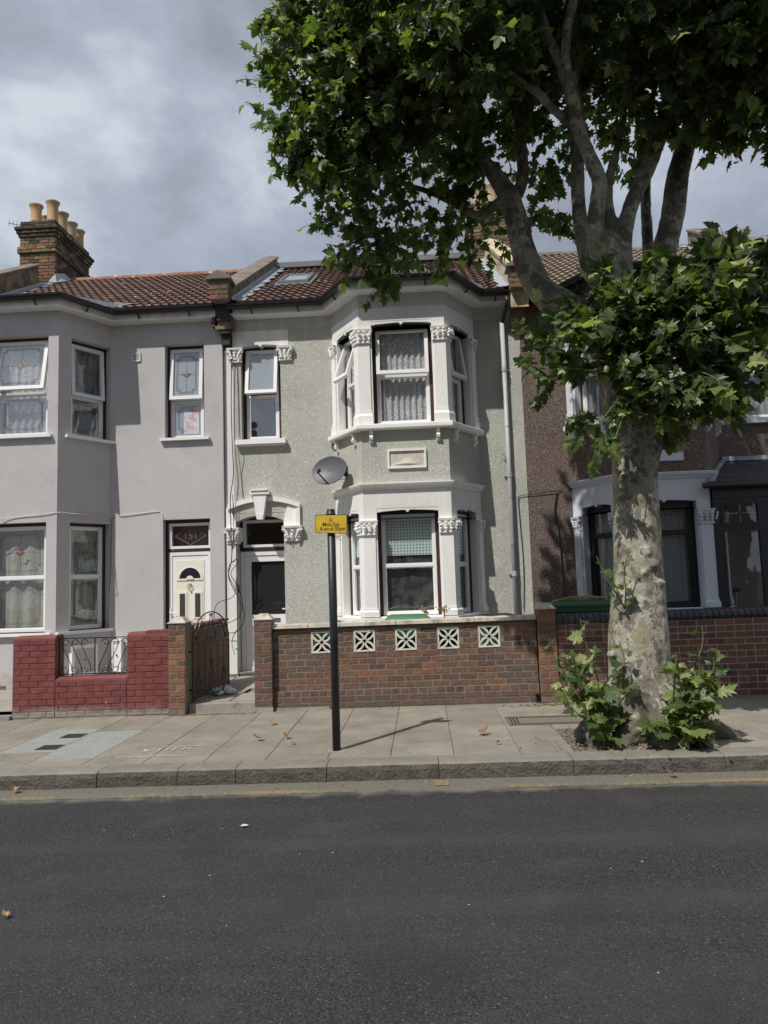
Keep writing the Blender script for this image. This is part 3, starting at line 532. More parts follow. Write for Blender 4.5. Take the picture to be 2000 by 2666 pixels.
def corner_strip(A, B, C, la, lb, t):
    """plan outline of a pilaster wrapped round the corner B (A->B->C), legs la and lb, standing t proud"""
    A, B, C = Vector(A), Vector(B), Vector(C); d1 = (B-A).normalized(); d2 = (C-B).normalized(); n1 = Vector((d1.y, -d1.x)); n2 = Vector((d2.y, -d2.x)); nb = (n1+n2); nb = nb/nb.dot(n1)
    o = [B-d1*la+n1*t, B+nb*t, B+d2*lb+n2*t, B+d2*lb-n2*.02, B-nb*.02, B-d1*la-n1*.02]
    return [(p.x, p.y) for p in o]
def joint_ring(A, B, C, la, lb, t, z): return [(x, y, z) for x, y in corner_strip(A, B, C, la, lb, t)]
def corner_cap(root, A, B, C, la, lb, z0, z1, m):
    mb = MB()
    def sl(za, zb, ka, kb, ta, tb): mb.loft([joint_ring(A, B, C, la*ka, lb*ka, ta, za), joint_ring(A, B, C, la*kb, lb*kb, tb, zb)])
    sl(z0, z0+.02, 1.05, 1.05, .050, .050); sl(z0+.02, z0+.034, .98, .98, .036, .036); sl(z0+.034, z1-.034, .94, 1.06, .030, .050); sl(z1-.033, z1, 1.12, 1.17, .062, .072)
    Av, Bv, Cv = Vector(A), Vector(B), Vector(C)
    for (p0, dr, l) in ((Bv, (Av-Bv).normalized(), la), (Bv, (Cv-Bv).normalized(), lb)):
        n = Vector((dr.y, -dr.x)); n = n if n.y < 0 else -n
        for i in range(8):
            q = p0+dr*l*(.08+.42*(i % 3))+n*(.06+.012*(i//3)); mb.blob((q.x, q.y, z0+.065+(i//3)*(z1-z0-.1)/2.6+random.uniform(-.008, .008)), .024, (1, 1, 1.15), .35, 6, 4)
        q = p0+dr*l*1.02+n*.06; mb.blob((q.x, q.y, z1-.065), .027, (1, 1, 1), .2)
    return part(root, 'capital', mb, m)
def lintel_piece(root, F, u0, u1, zlo, ztop, m, d0=-.13, d1=-.004, rise=.024, boss=True):
    """slightly arched head with a small drop boss at its crown, filling the top of an opening"""
    uc = (u0+u1)/2; pts = [(u0, zlo), (u0+.05, zlo), (u0+.05, zlo+.008)]
    L_ = u1-u0-.10; r = min(.028, L_*.09)
    for i in range(1, 6): pts.append((u0+.05+L_*i/12., zlo+.008+rise*(i/6.)))
    if boss: pts += [(uc-r, zlo+rise), (uc-r*.7, zlo+rise-r*.8), (uc, zlo+rise-r*1.2), (uc+r*.7, zlo+rise-r*.8), (uc+r, zlo+rise)]
    else: pts.append((uc, zlo+rise+.008))
    for i in range(5, 0, -1): pts.append((u1-.05-L_*i/12., zlo+.008+rise*(i/6.)))
    pts += [(u1-.05, zlo+.008), (u1-.05, zlo), (u1, zlo), (u1, ztop), (u0, ztop)]
    return part(root, 'lintel', MB().fpoly(F, pts, d0, d1), m)
def bracket(root, F, u, ztop, h, m, w=.055, pr=.085):
    mb = MB(); prof = [(.0, 0), (pr, 0), (pr, -.035), (pr*.72, -.05), (pr*.72, -h*.45), (pr*.9, -h*.55), (pr*.8, -h*.72), (pr*.45, -h*.80), (pr*.5, -h*.93), (pr*.2, -h), (0, -h)]
    n = len(prof); q = [F.p(u-w/2, d, ztop+z) for d, z in prof]+[F.p(u+w/2, d, ztop+z) for d, z in prof]
    mb.add(q, [tuple(range(n)), tuple(range(2*n-1, n-1, -1))]+[(i, i+n, (i+1) % n+n, (i+1) % n) for i in range(n)]); return part(root, 'bracket', mb, m)
def offset_line(pts, t):
    V = [Vector(p) for p in pts]; o = []
    for i, p in enumerate(V):
        ns = []
        if i: d = (p-V[i-1]).normalized(); ns.append(Vector((d.y, -d.x)))
        if i < len(V)-1: d = (V[i+1]-p).normalized(); ns.append(Vector((d.y, -d.x)))
        nb = ns[0] if len(ns) == 1 else (ns[0]+ns[1])/(1+ns[0].dot(ns[1])); o.append(p+nb*t)
    return o
def sweep(mb, plan, prof):
    """run a profile [(d,z)...] along a plan polyline (outward = right-hand side)"""
    lines = [offset_line(plan, d) for d, z in prof]
    rings = [[(lines[k][i].x, lines[k][i].y, prof[k][1]) for k in range(len(prof))] for i in range(len(plan))]
    mb.loft([r[::-1] for r in rings], True, True); return mb

# roofs -------------------------------------------------------------------
_tm = {}
def tile_mesh(w, l, th, m):
    key = (round(w, 3), round(l, 3))
    if key in _tm: return _tm[key]
    prof = []; n = 12
    for i in range(n+1):
        t = i/n; a = (t*2) % 1.0; h = .022*max(0, math.sin(math.pi*min(1, a/.55)))**.8 if a < .55 else 0.
        prof.append((t*w, h))
    v = [(x, 0, th+h) for x, h in prof]+[(x, l, h+.002) for x, h in prof]+[(x, 0, h-.006) for x, h in prof]; k = n+1
    f = [(i, i+1, i+1+k, i+k) for i in range(n)]+[(i+2*k, i+1+2*k, i+1, i) for i in range(n)]+[(0, k, 2*k), (k-1, 3*k-1, 2*k-1)]
    me = bpy.data.meshes.new('tile'); me.from_pydata(v, [], f); _tm[key] = me; return me
def tiled_roof(house, x0, x1, ye, ze, yr, zr, m, ridge_m, name_label=None, w=.30, gauge=.30, skips=(), th=.036):
    ang = math.atan2(zr-ze, yr-ye); Ls = math.hypot(zr-ze, yr-ye); nr = int(round(Ls/gauge)); g = Ls/nr; nc = int(round((x1-x0)/w)); ww = (x1-x0)/nc
    deck = MB(); dz = -.02
    deck.add([(x0, ye, ze+dz), (x1, ye, ze+dz), (x1, yr, zr+dz), (x0, yr, zr+dz), (x0, yr+(yr-ye)*1.0, ze+dz), (x1, yr+(yr-ye)*1.0, ze+dz)], [(0, 1, 2, 3), (3, 2, 5, 4)])
    roof = part(house, 'roof', deck, m, label=name_label); me = tile_mesh(ww, g+.03, th, m)
    for r in range(nr):
        for c in range(nc):
            s = r*g-.015; xx = x0+c*ww; yy = ye+s*math.cos(ang); zz = ze+s*math.sin(ang)+.002
            if any(a <= xx+ww/2 <= b and c_ <= yy <= d_ for a, b, c_, d_ in skips): continue
            inst(roof, 'tile', me, m, (xx, yy, zz+random.uniform(-.002, .002)), (ang+random.uniform(-.006, .006), 0, random.uniform(-.004, .004)))
    if ridge_m:
        n = int((x1-x0)/.45); st = (x1-x0)/n
        rmsh = MB(); rmsh.loft([[(xx, .11*math.cos(a), .10*math.sin(a)) for a in [math.pi*k/6 for k in range(7)]] for xx in (.004, st-.004)], close=False); rme = rmsh.mesh(name='ridge_tile')
        for i in range(n): inst(roof, 'ridge_tile', rme, ridge_m, (x0+i*st, yr, zr-.02+random.uniform(-.004, .004)), (0, random.uniform(-.006, .006), 0))
    return roof, ang

# ------------------------------------------------------------------ the setting
struct('road', MB().add([(-90, -90, -.135), (90, -90, -.135), (90, 120, -.135), (-90, 120, -.135)], [(0, 1, 2, 3)]), 'asphalt', True)
ym = MB()
for a, b in ((-9, -3.1), (-3.1, -.6), (.62, 1.2), (1.2, 4), (4, 9)): ym.box(a, b-.004, 5.90, 5.99, -.134, -.130)
struct('road_marking', ym, 'worn_yellow_line', True, label='faded single yellow line along the kerb')
struct('road_marking', MB().box(.64, 1.15, 5.905, 5.985, -.1295, -.1265), 'yellow_paint_patch', True, label='brighter stretch of the yellow line')
struct('road_marking', MB().box(1.9, 6.5, 5.905, 5.985, -.1295, -.1265), 'yellow_paint_patch', True, label='yellow line surviving in front of the tree')
struct('road_marking', MB().box(.04, .16, 6.02, 6.17, -.131, -.1275), 'yellow_paint_patch', True, label='short yellow tick beside the kerb')
pv = struct('pavement', MB().box(-14, 12, 6.3, 9.0, -.2, -.012), 'paving_joint', True)
xs = [.225]
while xs[-1] > -8: xs.append(round(xs[-1]-(.565 if xs[-1] > -2.6 else .56), 3))
xs = sorted(xs)+[.81, 1.28, 1.92, 2.56, 3.15, 3.74, 4.33, 4.92, 5.5]
_sl = {}
def slab_mesh(w, l, t=.03):
    k = (round(w, 3), round(l, 3))
    if k not in _sl:
        c = .004; mb = MB(); r = lambda i, z: [(i, i, z), (w-i, i, z), (w-i, l-i, z), (i, l-i, z)]
        mb.loft([r(0, -t), r(0, -c), r(c, 0)]); _sl[k] = mb.mesh(name='paving_slab')
    return _sl[k]
rows = {0: [6.475, 7.05, 7.71, 8.36, 8.96], 1: [6.475, 6.84, 7.46, 8.17, 8.96], 2: [6.475, 6.95, 7.60, 8.25, 8.96]}
for i in range(len(xs)-1):
    a, b = xs[i], xs[i+1]; rw = rows[0] if abs(a-.225) < .01 else rows[1] if abs(a-.81) < .01 else rows[i % 3]
    if abs(a-1.28) < .01 or abs(a-1.92) < .01: rw = [7.44, 8.2, 8.96]
    if -4.4 < a < -4.1: rw = [6.475, 7.05, 7.58, 8.11, 8.96]
    if -3.85 < a < -3.5: rw = [6.475, 6.76, 7.36, 7.96, 8.96]
    for c, d in zip(rw[:-1], rw[1:]):
        pt = (-4.4 < a < -4.1 and 7.0 < c < 8.1) or (-3.85 < a < -3.5 and 6.7 < c < 7.9)
        o = inst(pv, 'paving_slab', slab_mesh(b-a-.005, d-c-.005), 'paving_patch' if pt else 'paving', (a+.0025, c+.0025, gz(a)+random.uniform(-.0015, .0015)), (random.uniform(-.001, .001), -SL, 0))
        if pt: o['label'] = 'newer pale green-grey slab'
kj = [-8.6, -7.4, -6.3, -5.1, -4.0, -2.89, -2.18, -1.67, -.88, .08, 1.21, 2.46, 3.5, 4.6, 5.7]
kb = struct('kerb', MB().box(-14, 12, 6.24, 6.46, -.3, -.03), 'paving_joint', True)
for a, b in zip(kj[:-1], kj[1:]):
    m = MB(); nseg = max(4, int((b-a)/.06)); rng = []
    yo = random.uniform(-.008, .008)
    for i in range(nseg+1):
        x = a+.003+(b-a-.006)*i/nseg; j = lambda s=.004: random.uniform(-s, s)
        rng.append([(x, 6.225+yo+j(), -.25), (x, 6.222+yo+j(.006), -.10+j()), (x, 6.222+yo+j(.006), -.05+j()), (x, 6.232+yo+j(.004), -.014+j(.002)), (x, 6.262+yo, .001+j(.001)), (x, 6.472, .0), (x, 6.472, -.25)])
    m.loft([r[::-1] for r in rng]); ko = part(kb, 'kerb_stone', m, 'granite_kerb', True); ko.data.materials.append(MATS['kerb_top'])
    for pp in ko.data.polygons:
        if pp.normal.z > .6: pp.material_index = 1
# forecourts
struct('forecourt', MB().box(-8.4, -3.1, 8.95, 12.2, -.1, .05), 'forecourt_concrete')
struct('forecourt', MB().box(-1.95, 1.7, 9.15, 12, -.1, .085), 'forecourt_concrete')
struct('forecourt', MB().box(1.7, 6.5, 9.1, 12.2, -.1, .10), 'forecourt_concrete')
pth = struct('garden_path', MB().box(-3.0, -1.95, 9.10, 12.2, -.1, .078), 'paving_joint')
for i, (a, b, c, d) in enumerate([(-2.98, -2.5, 9.11, 9.7), (-2.49, -1.96, 9.11, 9.5), (-2.98, -2.42, 9.71, 10.35), (-2.49, -1.96, 9.51, 10.1), (-2.41, -1.96, 10.11, 10.8), (-2.98, -2.42, 10.36, 11.0), (-2.98, -2.42, 11.01, 11.69), (-2.41, -1.96, 10.81, 11.69)]):
    inst(pth, 'paving_slab', slab_mesh(b-a-.01, d-c-.01), 'forecourt_concrete', (a, c, .095))
part(pth, 'entrance_step', MB().box(-2.97, -2.13, 8.93, 9.10, -.05, .085), 'concrete_dirty')
part(pth, 'porch_floor', MB().box(-3.07, -2.28, 11.7, 12.1, -.05, .12), 'concrete_dirty')

# ------------------------------------------------------------------ eaves shared by the houses
def eaves(root, plan, fas, zf=6.08, ends=True):
    m = MB(); sweep(m, plan, [(-.02, zf), (.19, zf), (.205, zf+.02), (.20, zf+.05), (.20, zf+.145), (-.02, zf+.145)]); part(root, 'fascia', m, fas)
    # half-round gutter with its brackets
    m = MB(); pr = [(.205+.068+.068*math.cos(a), zf+.165+.075*math.sin(a)) for a in [math.pi*(1+k/8) for k in range(9)]]+[(.205+.128, zf+.168), (.205+.068, zf+.14), (.215, zf+.168)]
    sweep(m, plan, pr); part(root, 'gutter', m, 'gutter_black')
    L_ = offset_line(plan, .24)
    for p, q in zip(L_[:-1], L_[1:]):
        l = (q-p).length; n = max(1, int(l/.75))
        for i in range(n):
            c = p+(q-p)*((i+.5)/n); d = (q-p).normalized(); no = Vector((d.y, -d.x))
            b = MB(); b.tube([(c.x-no.x*.03, c.y-no.y*.03, zf+.02), (c.x+no.x*.02, c.y+no.y*.02, zf+.07), (c.x+no.x*.06, c.y+no.y*.06, zf+.13)], .014, 5); part(root, 'gutter_bracket', b, 'gutter_black')
def bay_roof(root, plan, i0, yb, zb, m='lead'):
    L_ = offset_line(plan, .25)[i0:i0+4]; mb = MB(); P = [(p.x, p.y, 6.255) for p in L_]
    P2 = [(L_[0].x-.1, 11.7, 6.452), (L_[1].x+.1, yb, zb), (L_[2].x-.1, yb, zb), (L_[3].x+.1, 11.7, 6.452)]
    mb.add(P+P2, [(0, 1, 5, 4), (1, 2, 6, 5), (2, 3, 7, 6)]); return part(root, 'bay_roof', mb, m)
def coping_run(root, x0, x1, ys, zs, ye, zeN, n, m, th=.05, cap_over=.035, pm_='corbel_brown'):
    if pm_ == 'corbel_brown': zs -= .07; zeN -= .07
    par = part(root, 'parapet', MB().add([(x0, ys, zs-.7), (x1, ys, zs-.7), (x1, ye, zeN-.7), (x0, ye, zeN-.7), (x0, ys, zs), (x1, ys, zs), (x1, ye, zeN), (x0, ye, zeN)], [(0,3,2,1),(4,5,6,7),(0,1,5,4),(1,2,6,5),(2,3,7,6),(3,0,4,7)]), pm_)
    ang = math.atan2(zeN-zs, ye-ys); L_ = math.hypot(zeN-zs, ye-ys)/n; w = x1-x0+2*cap_over; c = .01
    mb = MB(); mb.loft([[(0, y, 0), (w, y, 0), (w, y, th*.7), (w/2, y, th+.015), (0, y, th*.7)] for y in (.004, L_-.004)]); me = mb.mesh(name='coping_stone')
    for i in range(n):
        inst(par, 'coping_stone', me, m, (x0-cap_over, ys+i*L_*math.cos(ang), zs+.002+i*L_*math.sin(ang)+random.uniform(0, .004)), (ang, 0, random.uniform(-.006, .006)))
    return par
def kneeler(root, x0, x1, y0, y1, z0, z1, m):
    k = part(root, 'kneeler', MB().box(x0+.01, x1-.01, y0+.01, y1, z0, z1), 'mortar_dark'); F = Face((x0, y0), (x1, y0)); n = int((z1-z0)/.085)
    for r in range(n):
        us = [0, (x1-x0)/2, x1-x0] if r % 2 == 0 else [0, (x1-x0)]
        for a, b in zip(us[:-1], us[1:]):
            me = brick_mesh(b-a-.012, .074, y1-y0, .004, random.randint(0, 3)); inst(k, 'brick', me, m, (x0+(a+b)/2, y0, z0+r*.085+.006))
    xc = (x0+x1)/2
    part(k, 'gabled_cap', MB().loft([[(x0-.05, y, z1+.0), (x1+.05, y, z1+.0), (x1+.05, y, z1+.03), (xc, y, z1+.15), (x0-.05, y, z1+.03)] for y in (y0-.05, y1)]), 'coping_grey'); return k

WD, MAR = 'white_masonry_paint', 'maroon_timber'
# ------------------------------------------------------------------ house 1: lilac render
H1 = thing('terraced_house', 'lilac grey rendered terraced house with leaded tulip windows and red tiled roof', 'house', (-5.8, 11.7, 0), 'terraced houses in a row')
y1 = 11.67
plan1 = [(-8.2, y1), (-7.6, y1), (-7.08, 10.87), (-5.72, 10.87), (-5.2, y1), (-3.33, y1)]
F1 = [Face(a, b) for a, b in zip(plan1[:-1], plan1[1:])]
Ff = Face((-5.2, y1), (-3.27, y1)); F1[4] = Ff
wl = MB()
wallface(wl, F1[0], 0, .6, -.2, 6.1)
wallface(wl, F1[1], 0, F1[1].L, -.2, 6.1, [(.03, .75, 4.05, 5.68), (.03, .75, .91, 2.64)])
wallface(wl, F1[2], 0, 1.36, -.2, 6.1, [(.2, 1.19, 4.04, 5.68), (.2, 1.19, .91, 2.64)])
wallface(wl, F1[3], 0, F1[3].L, -.2, 6.1, [(.22, .93, 4.05, 5.68), (.22, .93, .91, 2.64)])
wallface(wl, Ff, 0, 1.93, -.2, 6.1, [(.93, 1.61, 4.06, 5.70), (.89, 1.69, .08, 2.68)], rev=.17)
wl.quad((-3.27, y1, -.2), (-3.27, y1+.3, -.2), (-3.27, y1+.3, 6.1), (-3.27, y1, 6.1))
part(H1, 'wall', wl, 'lilac_render')
part(H1, 'plinth', MB().box(-7.05, -5.75, 10.90, 11.2, -.1, .13), 'mortar_dark')
part(H1, 'air_brick', MB().box(-6.75, -6.5, 10.868, 10.9, .02, .11), 'red_painted_brick')
up = dict(gl='glass_upper', zt=4.77, lead=True)
window(H1, F1[2], .2, 1.19, 4.04, 5.68, opened=R(11), cur=.13, curm='lace_white', label='bay window leaning open at the top light', **up)
window(H1, F1[3], .22, .93, 4.05, 5.68, gl='glass_clear', zt=4.75, lead=True, opened=R(3), cur=.12, curm='net_grey')
window(H1, F1[1], .03, .75, 4.05, 5.68, gl='glass_upper', zt=4.75, lead=True)
window(H1, Ff, .93, 1.61, 4.06, 5.70, opened=R(5), gl='glass_frosted', zt=4.74, lead=True, rec=.15, label='frosted leaded window with a pink and blue poster')
part(H1, 'poster', MB().fbox(Ff, 1.20, 1.46, -.177, -.174, 4.16, 4.62), 'poster_print')
window(H1, F1[2], .2, 1.19, .91, 2.64, zt=1.77, lead=True, cur=.30, curm='net_cream', amp=.03, sash=False)
window(H1, F1[3], .22, .93, .91, 2.64, zt=1.77, lead=True, cur=.33, curm='net_cream', amp=.04, sash=False)
window(H1, F1[1], .03, .75, .91, 2.64, zt=1.77, lead=True)
for F, a, b, z in ((F1[2], .1, 1.27, 4.04), (F1[3], .12, 1.0, 4.05), (Ff, .86, 1.70, 4.06), (F1[2], -.02, 1.30, .91), (F1[3], .0, .96, .91)):
    part(H1, 'window_sill', MB().fbox(F, a, b, -.12, .07, z-.045, z+.0), 'upvc_white')
eaves(H1, plan1, 'white_fascia'); bay_roof(H1, plan1, 1, 12.0, 6.61)
tiled_roof(H1, -8.15, -3.36, 11.38, 6.25, 15.4, 8.62, 'tile_terracotta', 'ridge_terracotta')
part(H1, 'lead_valley', MB().add([(-5.55, 11.0, 6.30), (-5.05, 11.42, 6.31), (-4.75, 11.55, 6.42), (-5.3, 11.9, 6.60), (-6.0, 11.2, 6.34)], [(0, 1, 2, 3, 4)]), 'slate_ridge')
coping_run(H1, -8.5, -8.17, 11.2, 6.72, 14.6, 8.72, 11, 'coping_grey')
# lead flashing climbing the left parapet
def flashing(root, x0, x1, ys, zs, ye, zeN, n=22, m='lead', side=1):
    a, b = [], []
    for i in range(n+1):
        t = i/n; y = ys+(ye-ys)*t; z = zs+(zeN-zs)*t; w = (x1-x0)*(1+.35*math.sin(i*2.4)+random.uniform(-.15, .15))
        a.append((x0, y, z+.10)); b.append((x0+w, y, z+.035))
    mid = [(x0+.012*side, p[1], p[2]-.05) for p in a]
    return part(root, 'lead_flashing', MB().loft([a, mid, b], close=False), m)
flashing(H1, -8.16, -7.95, 11.4, 6.28, 15.0, 8.40)
part(H1, 'rear_block', MB().box(-8.4, -3.4, 15.5, 19.4, 0, 6.2), 'lilac_render')
part(H1, 'gable_wall', MB().loft([[(x, 11.72, -.1), (x, 19.4, -.1), (x, 19.4, 6.1), (x, 15.4, 8.5), (x, 11.72, 6.3)] for x in (-8.48, -8.2)]), 'stock_wall')
# chimney of house 1
def chimney(root, x0, x1, y0, y1, z0, ztop, steps, nside=True, m='stock_brick', ms='sooty_stock_brick', sooty=9.45, side=1, front=True):
    ch = part(root, 'chimney', MB().box(x0+.012, x1-.012, y0+.012, y1-.012, z0, ztop-.005), 'mortar_dark' if side > 0 else 'mortar_pale')
    n = int((ztop-z0)/.076)
    for r in range(n):
        z = z0+r*.076; o = 0
        for a, b, d in steps:
            if a <= z+.03 < b: o = d
        sm = (lambda u, rr_, z=z: ms if (z > sooty or random.random() < .12) else m)
        if o: part(ch, 'corbel_course', MB().box(x0-o+.01, x1+o-.01, y0-o+.01, y1+o-.01, z, z+.07), 'sooty_stock_brick')
        F = Face((x0-o, y0-o), (x1+o, y0-o)); bricks(ch, F, 0, F.L, z, 1, gauge=.076, off=.1125*(r % 2), matf=sm, slope=False, rough=.004)
        if nside:
            G = Face((x1+o, y0-o+.1), (x1+o, y1+o)) if side > 0 else Face((x0-o, y1+o), (x0-o, y0-o+.1))
            bricks(ch, G, 0, G.L, z, 1, gauge=.076, off=.1125*((r+1) % 2), matf=(lambda u, r_: ms if random.random() < .75 else m), slope=False, rough=.004)
    part(ch, 'flaunching', MB().prism([(x0+.02, y0+.02), (x1-.02, y0+.02), (x1-.02, y1-.02), (x0+.02, y1-.02)], ztop, ztop+.07, .85), 'concrete_dirty')
    return ch
ch1 = chimney(H1, -8.80, -7.98, 14.95, 16.6, 8.30, 9.90, [(9.50, 9.58, .03), (9.58, 9.66, .06), (9.66, 9.74, .09), (9.16, 9.25, .04)])
def pot(ch, x, y, z, h=.44, r=.13):
    m = MB(); m.lathe((x, y, z), [(r*1.02, 0), (r*.93, .05), (r*.90, h*.55), (r*.96, h*.86), (r*1.16, h*.93), (r*1.2, h), (r*.95, h), (r*.85, h*.7)], 18); m.sm = True
    o = part(ch, 'chimney_pot', m, 'pot_buff')
for x, y, h in ((-8.55, 15.17, .44), (-8.16, 15.17, .50), (-8.55, 15.65, .40), (-8.17, 15.62, .46), (-8.17, 16.05, .44), (-8.17, 16.42, .44)): pot(ch1, x, y, 9.94, h)
part(H1, 'chimney_flashing', MB().add([(-8.1, 14.90, 8.42), (-7.9, 14.90, 8.40), (-7.78, 15.3, 8.62), (-7.93, 15.3, 8.78), (-7.96, 14.93, 8.62)], [(0, 1, 2, 3, 4)]), 'lead_flashing_white')
# front door of house 1 (panelled, half-moon light)
Dd = Face((-5.2, y1+.13), (-3.27, y1+.13)); u0, u1 = .90, 1.68
fr = MB(); fr.fbox(Dd, u0, u0+.045, -.08, .02, .08, 2.68).fbox(Dd, u0+.046, u1, -.08, .018, 2.625, 2.679).fbox(Dd, u0+.046, u1, -.08, .012, 2.135, 2.185); part(H1, 'door_frame', fr, MAR)
tr = MB(); frame(tr, Dd, u0+.05, u1-.005, 2.19, 2.62, .045, -.06, .015); trn = part(H1, 'transom_light', tr, 'upvc_white')
part(trn, 'pane', MB().fbox(Dd, u0+.09, u1-.045, -.03, -.025, 2.23, 2.58), 'glass_clear'); room(trn, Dd, u0+.05, u1, 2.16, 2.62, -.061, .12, 'room_mid')
uc, zc = (u0+u1)/2+.02, 2.405
for s_, mm, k in ((1.0, 'num_red', 0), (.90, 'came_dark', .001)):
    dm = MB(); a, b = .27*s_, .155*s_; P = [(uc-a, zc), (uc, zc-b), (uc+a, zc), (uc, zc+b)]
    for p, q in zip(P, P[1:]+P[:1]):
        dx, dz = q[0]-p[0], q[1]-p[1]; l = math.hypot(dx, dz); nx, nz = -dz/l*.005, dx/l*.005
        dm.fpoly(Dd, [(p[0]+nx, p[1]+nz), (p[0]-nx, p[1]-nz), (q[0]-nx, q[1]-nz), (q[0]+nx, q[1]+nz)], -.024, -.021+k)
    part(trn, 'diamond_leading', dm, mm)
def text(parent, name, s, size, loc, m, rotz=0, tiltx=math.pi/2, align='CENTER', tag_=None, ext=.0015, rot=None, shear=0, bold=0):
    c = bpy.data.curves.new(name, 'FONT'); c.body = s; c.size = size; c.align_x = align; c.align_y = 'CENTER'; c.extrude = ext; c.shear = shear
    if bold: c.offset = bold
    t_ = bpy.data.objects.new(name, c); S.collection.objects.link(t_); dg_ = bpy.context.evaluated_depsgraph_get(); me = bpy.data.meshes.new_from_object(t_.evaluated_get(dg_)); bpy.data.objects.remove(t_); me.name = name
    o = link(bpy.data.objects.new(name, me)); o.data.materials.clear(); o.data.materials.append(MATS[m])
    og = ORG[parent.name] if parent else (0, 0, 0); o.parent = parent; o.location = (loc[0]-og[0], loc[1]-og[1], loc[2]-og[2]); o.rotation_euler = rot or (tiltx, 0, rotz); return o
text(trn, 'house_number', '151', .17, Dd.p(uc, -.019, zc), 'num_red')
dl = MB(); frame(dl, Dd, u0+.05, u1-.005, .13, 2.13, .055, -.06, .02, wb=.06)
df = part(H1, 'door_surround', dl, 'upvc_white')
door = part(H1, 'front_door', MB().fbox(Dd, u0+.107, u1-.062, -.05, .008, .195, 2.07), 'upvc_white', label='cream panelled front door with half-moon light and brass knocker')
a, b = u0+.17, u1-.13; uc = (a+b)/2
part(door, 'cream_panel', MB().fbox(Dd, a, b, .008, .016, .95, 1.99), 'upvc_cream')
n = 14; arc = lambda r, z0_, rz=1.: [(uc+r*math.cos(math.pi*i/n), z0_+r*rz*math.sin(math.pi*i/n)) for i in range(n+1)]
part(door, 'arched_bead', MB().fpoly(Dd, arc((b-a)/2*.93, 1.655), .016, .028), 'upvc_cream'); part(door, 'half_moon_pane', MB().fpoly(Dd, arc((b-a)/2*.74, 1.69), .028, .031), 'glass_obscure')
part(door, 'half_moon_pane', MB().fpoly(Dd, arc((b-a)/2*.74, 1.69), .0285, .0295), 'room_dark'); part(door, 'sunburst_boss', MB().fpoly(Dd, arc((b-a)/2*.26, 1.672), .031, .04), 'upvc_cream')
for q in (a+.02, b-.20):
    for k, (e, dd, mm) in enumerate(((0, .022, 'upvc_cream'), (.018, .030, 'upvc_cream'), (.045, .034, 'room_dark'))):
        part(door, 'panel_moulding' if k < 2 else 'panel_light', MB().fbox(Dd, q+e, q+.18-e, .016, dd, 1.0+e, 1.48-e), mm)
kn = MB(); kn.blob(Dd.p(uc, .03, 1.60), .018, (1, .6, 1.2), 0, 8, 5).tube([Dd.p(uc+.035*math.sin(t), .04, 1.555+.05*math.cos(t)) for t in [2*math.pi*i/12 for i in range(13)]], .007, 6).blob(Dd.p(uc, .045, 1.50), .016, (1, .8, 1), 0, 8, 5); part(door, 'knocker', kn, 'brass', smooth=True)
part(door, 'letter_plate', MB().fbox(Dd, uc-.16, uc+.16, .008, .02, .80, .87), 'steel'); part(door, 'letter_plate_flap', MB().fbox(Dd, uc-.13, uc+.13, .02, .026, .815, .855), 'steel')
part(door, 'door_handle', MB().fbox(Dd, u0+.06, u0+.085, .02, .032, .98, 1.2).tube([Dd.p(u0+.072, .03, 1.12), Dd.p(u0+.072, .06, 1.12), Dd.p(u0+.18, .06, 1.12)], .010, 8), 'upvc_white')
part(H1, 'door_step', MB().fbox(Ff, .80, 1.72, -.15, .06, .0, .09), 'concrete_dirty')

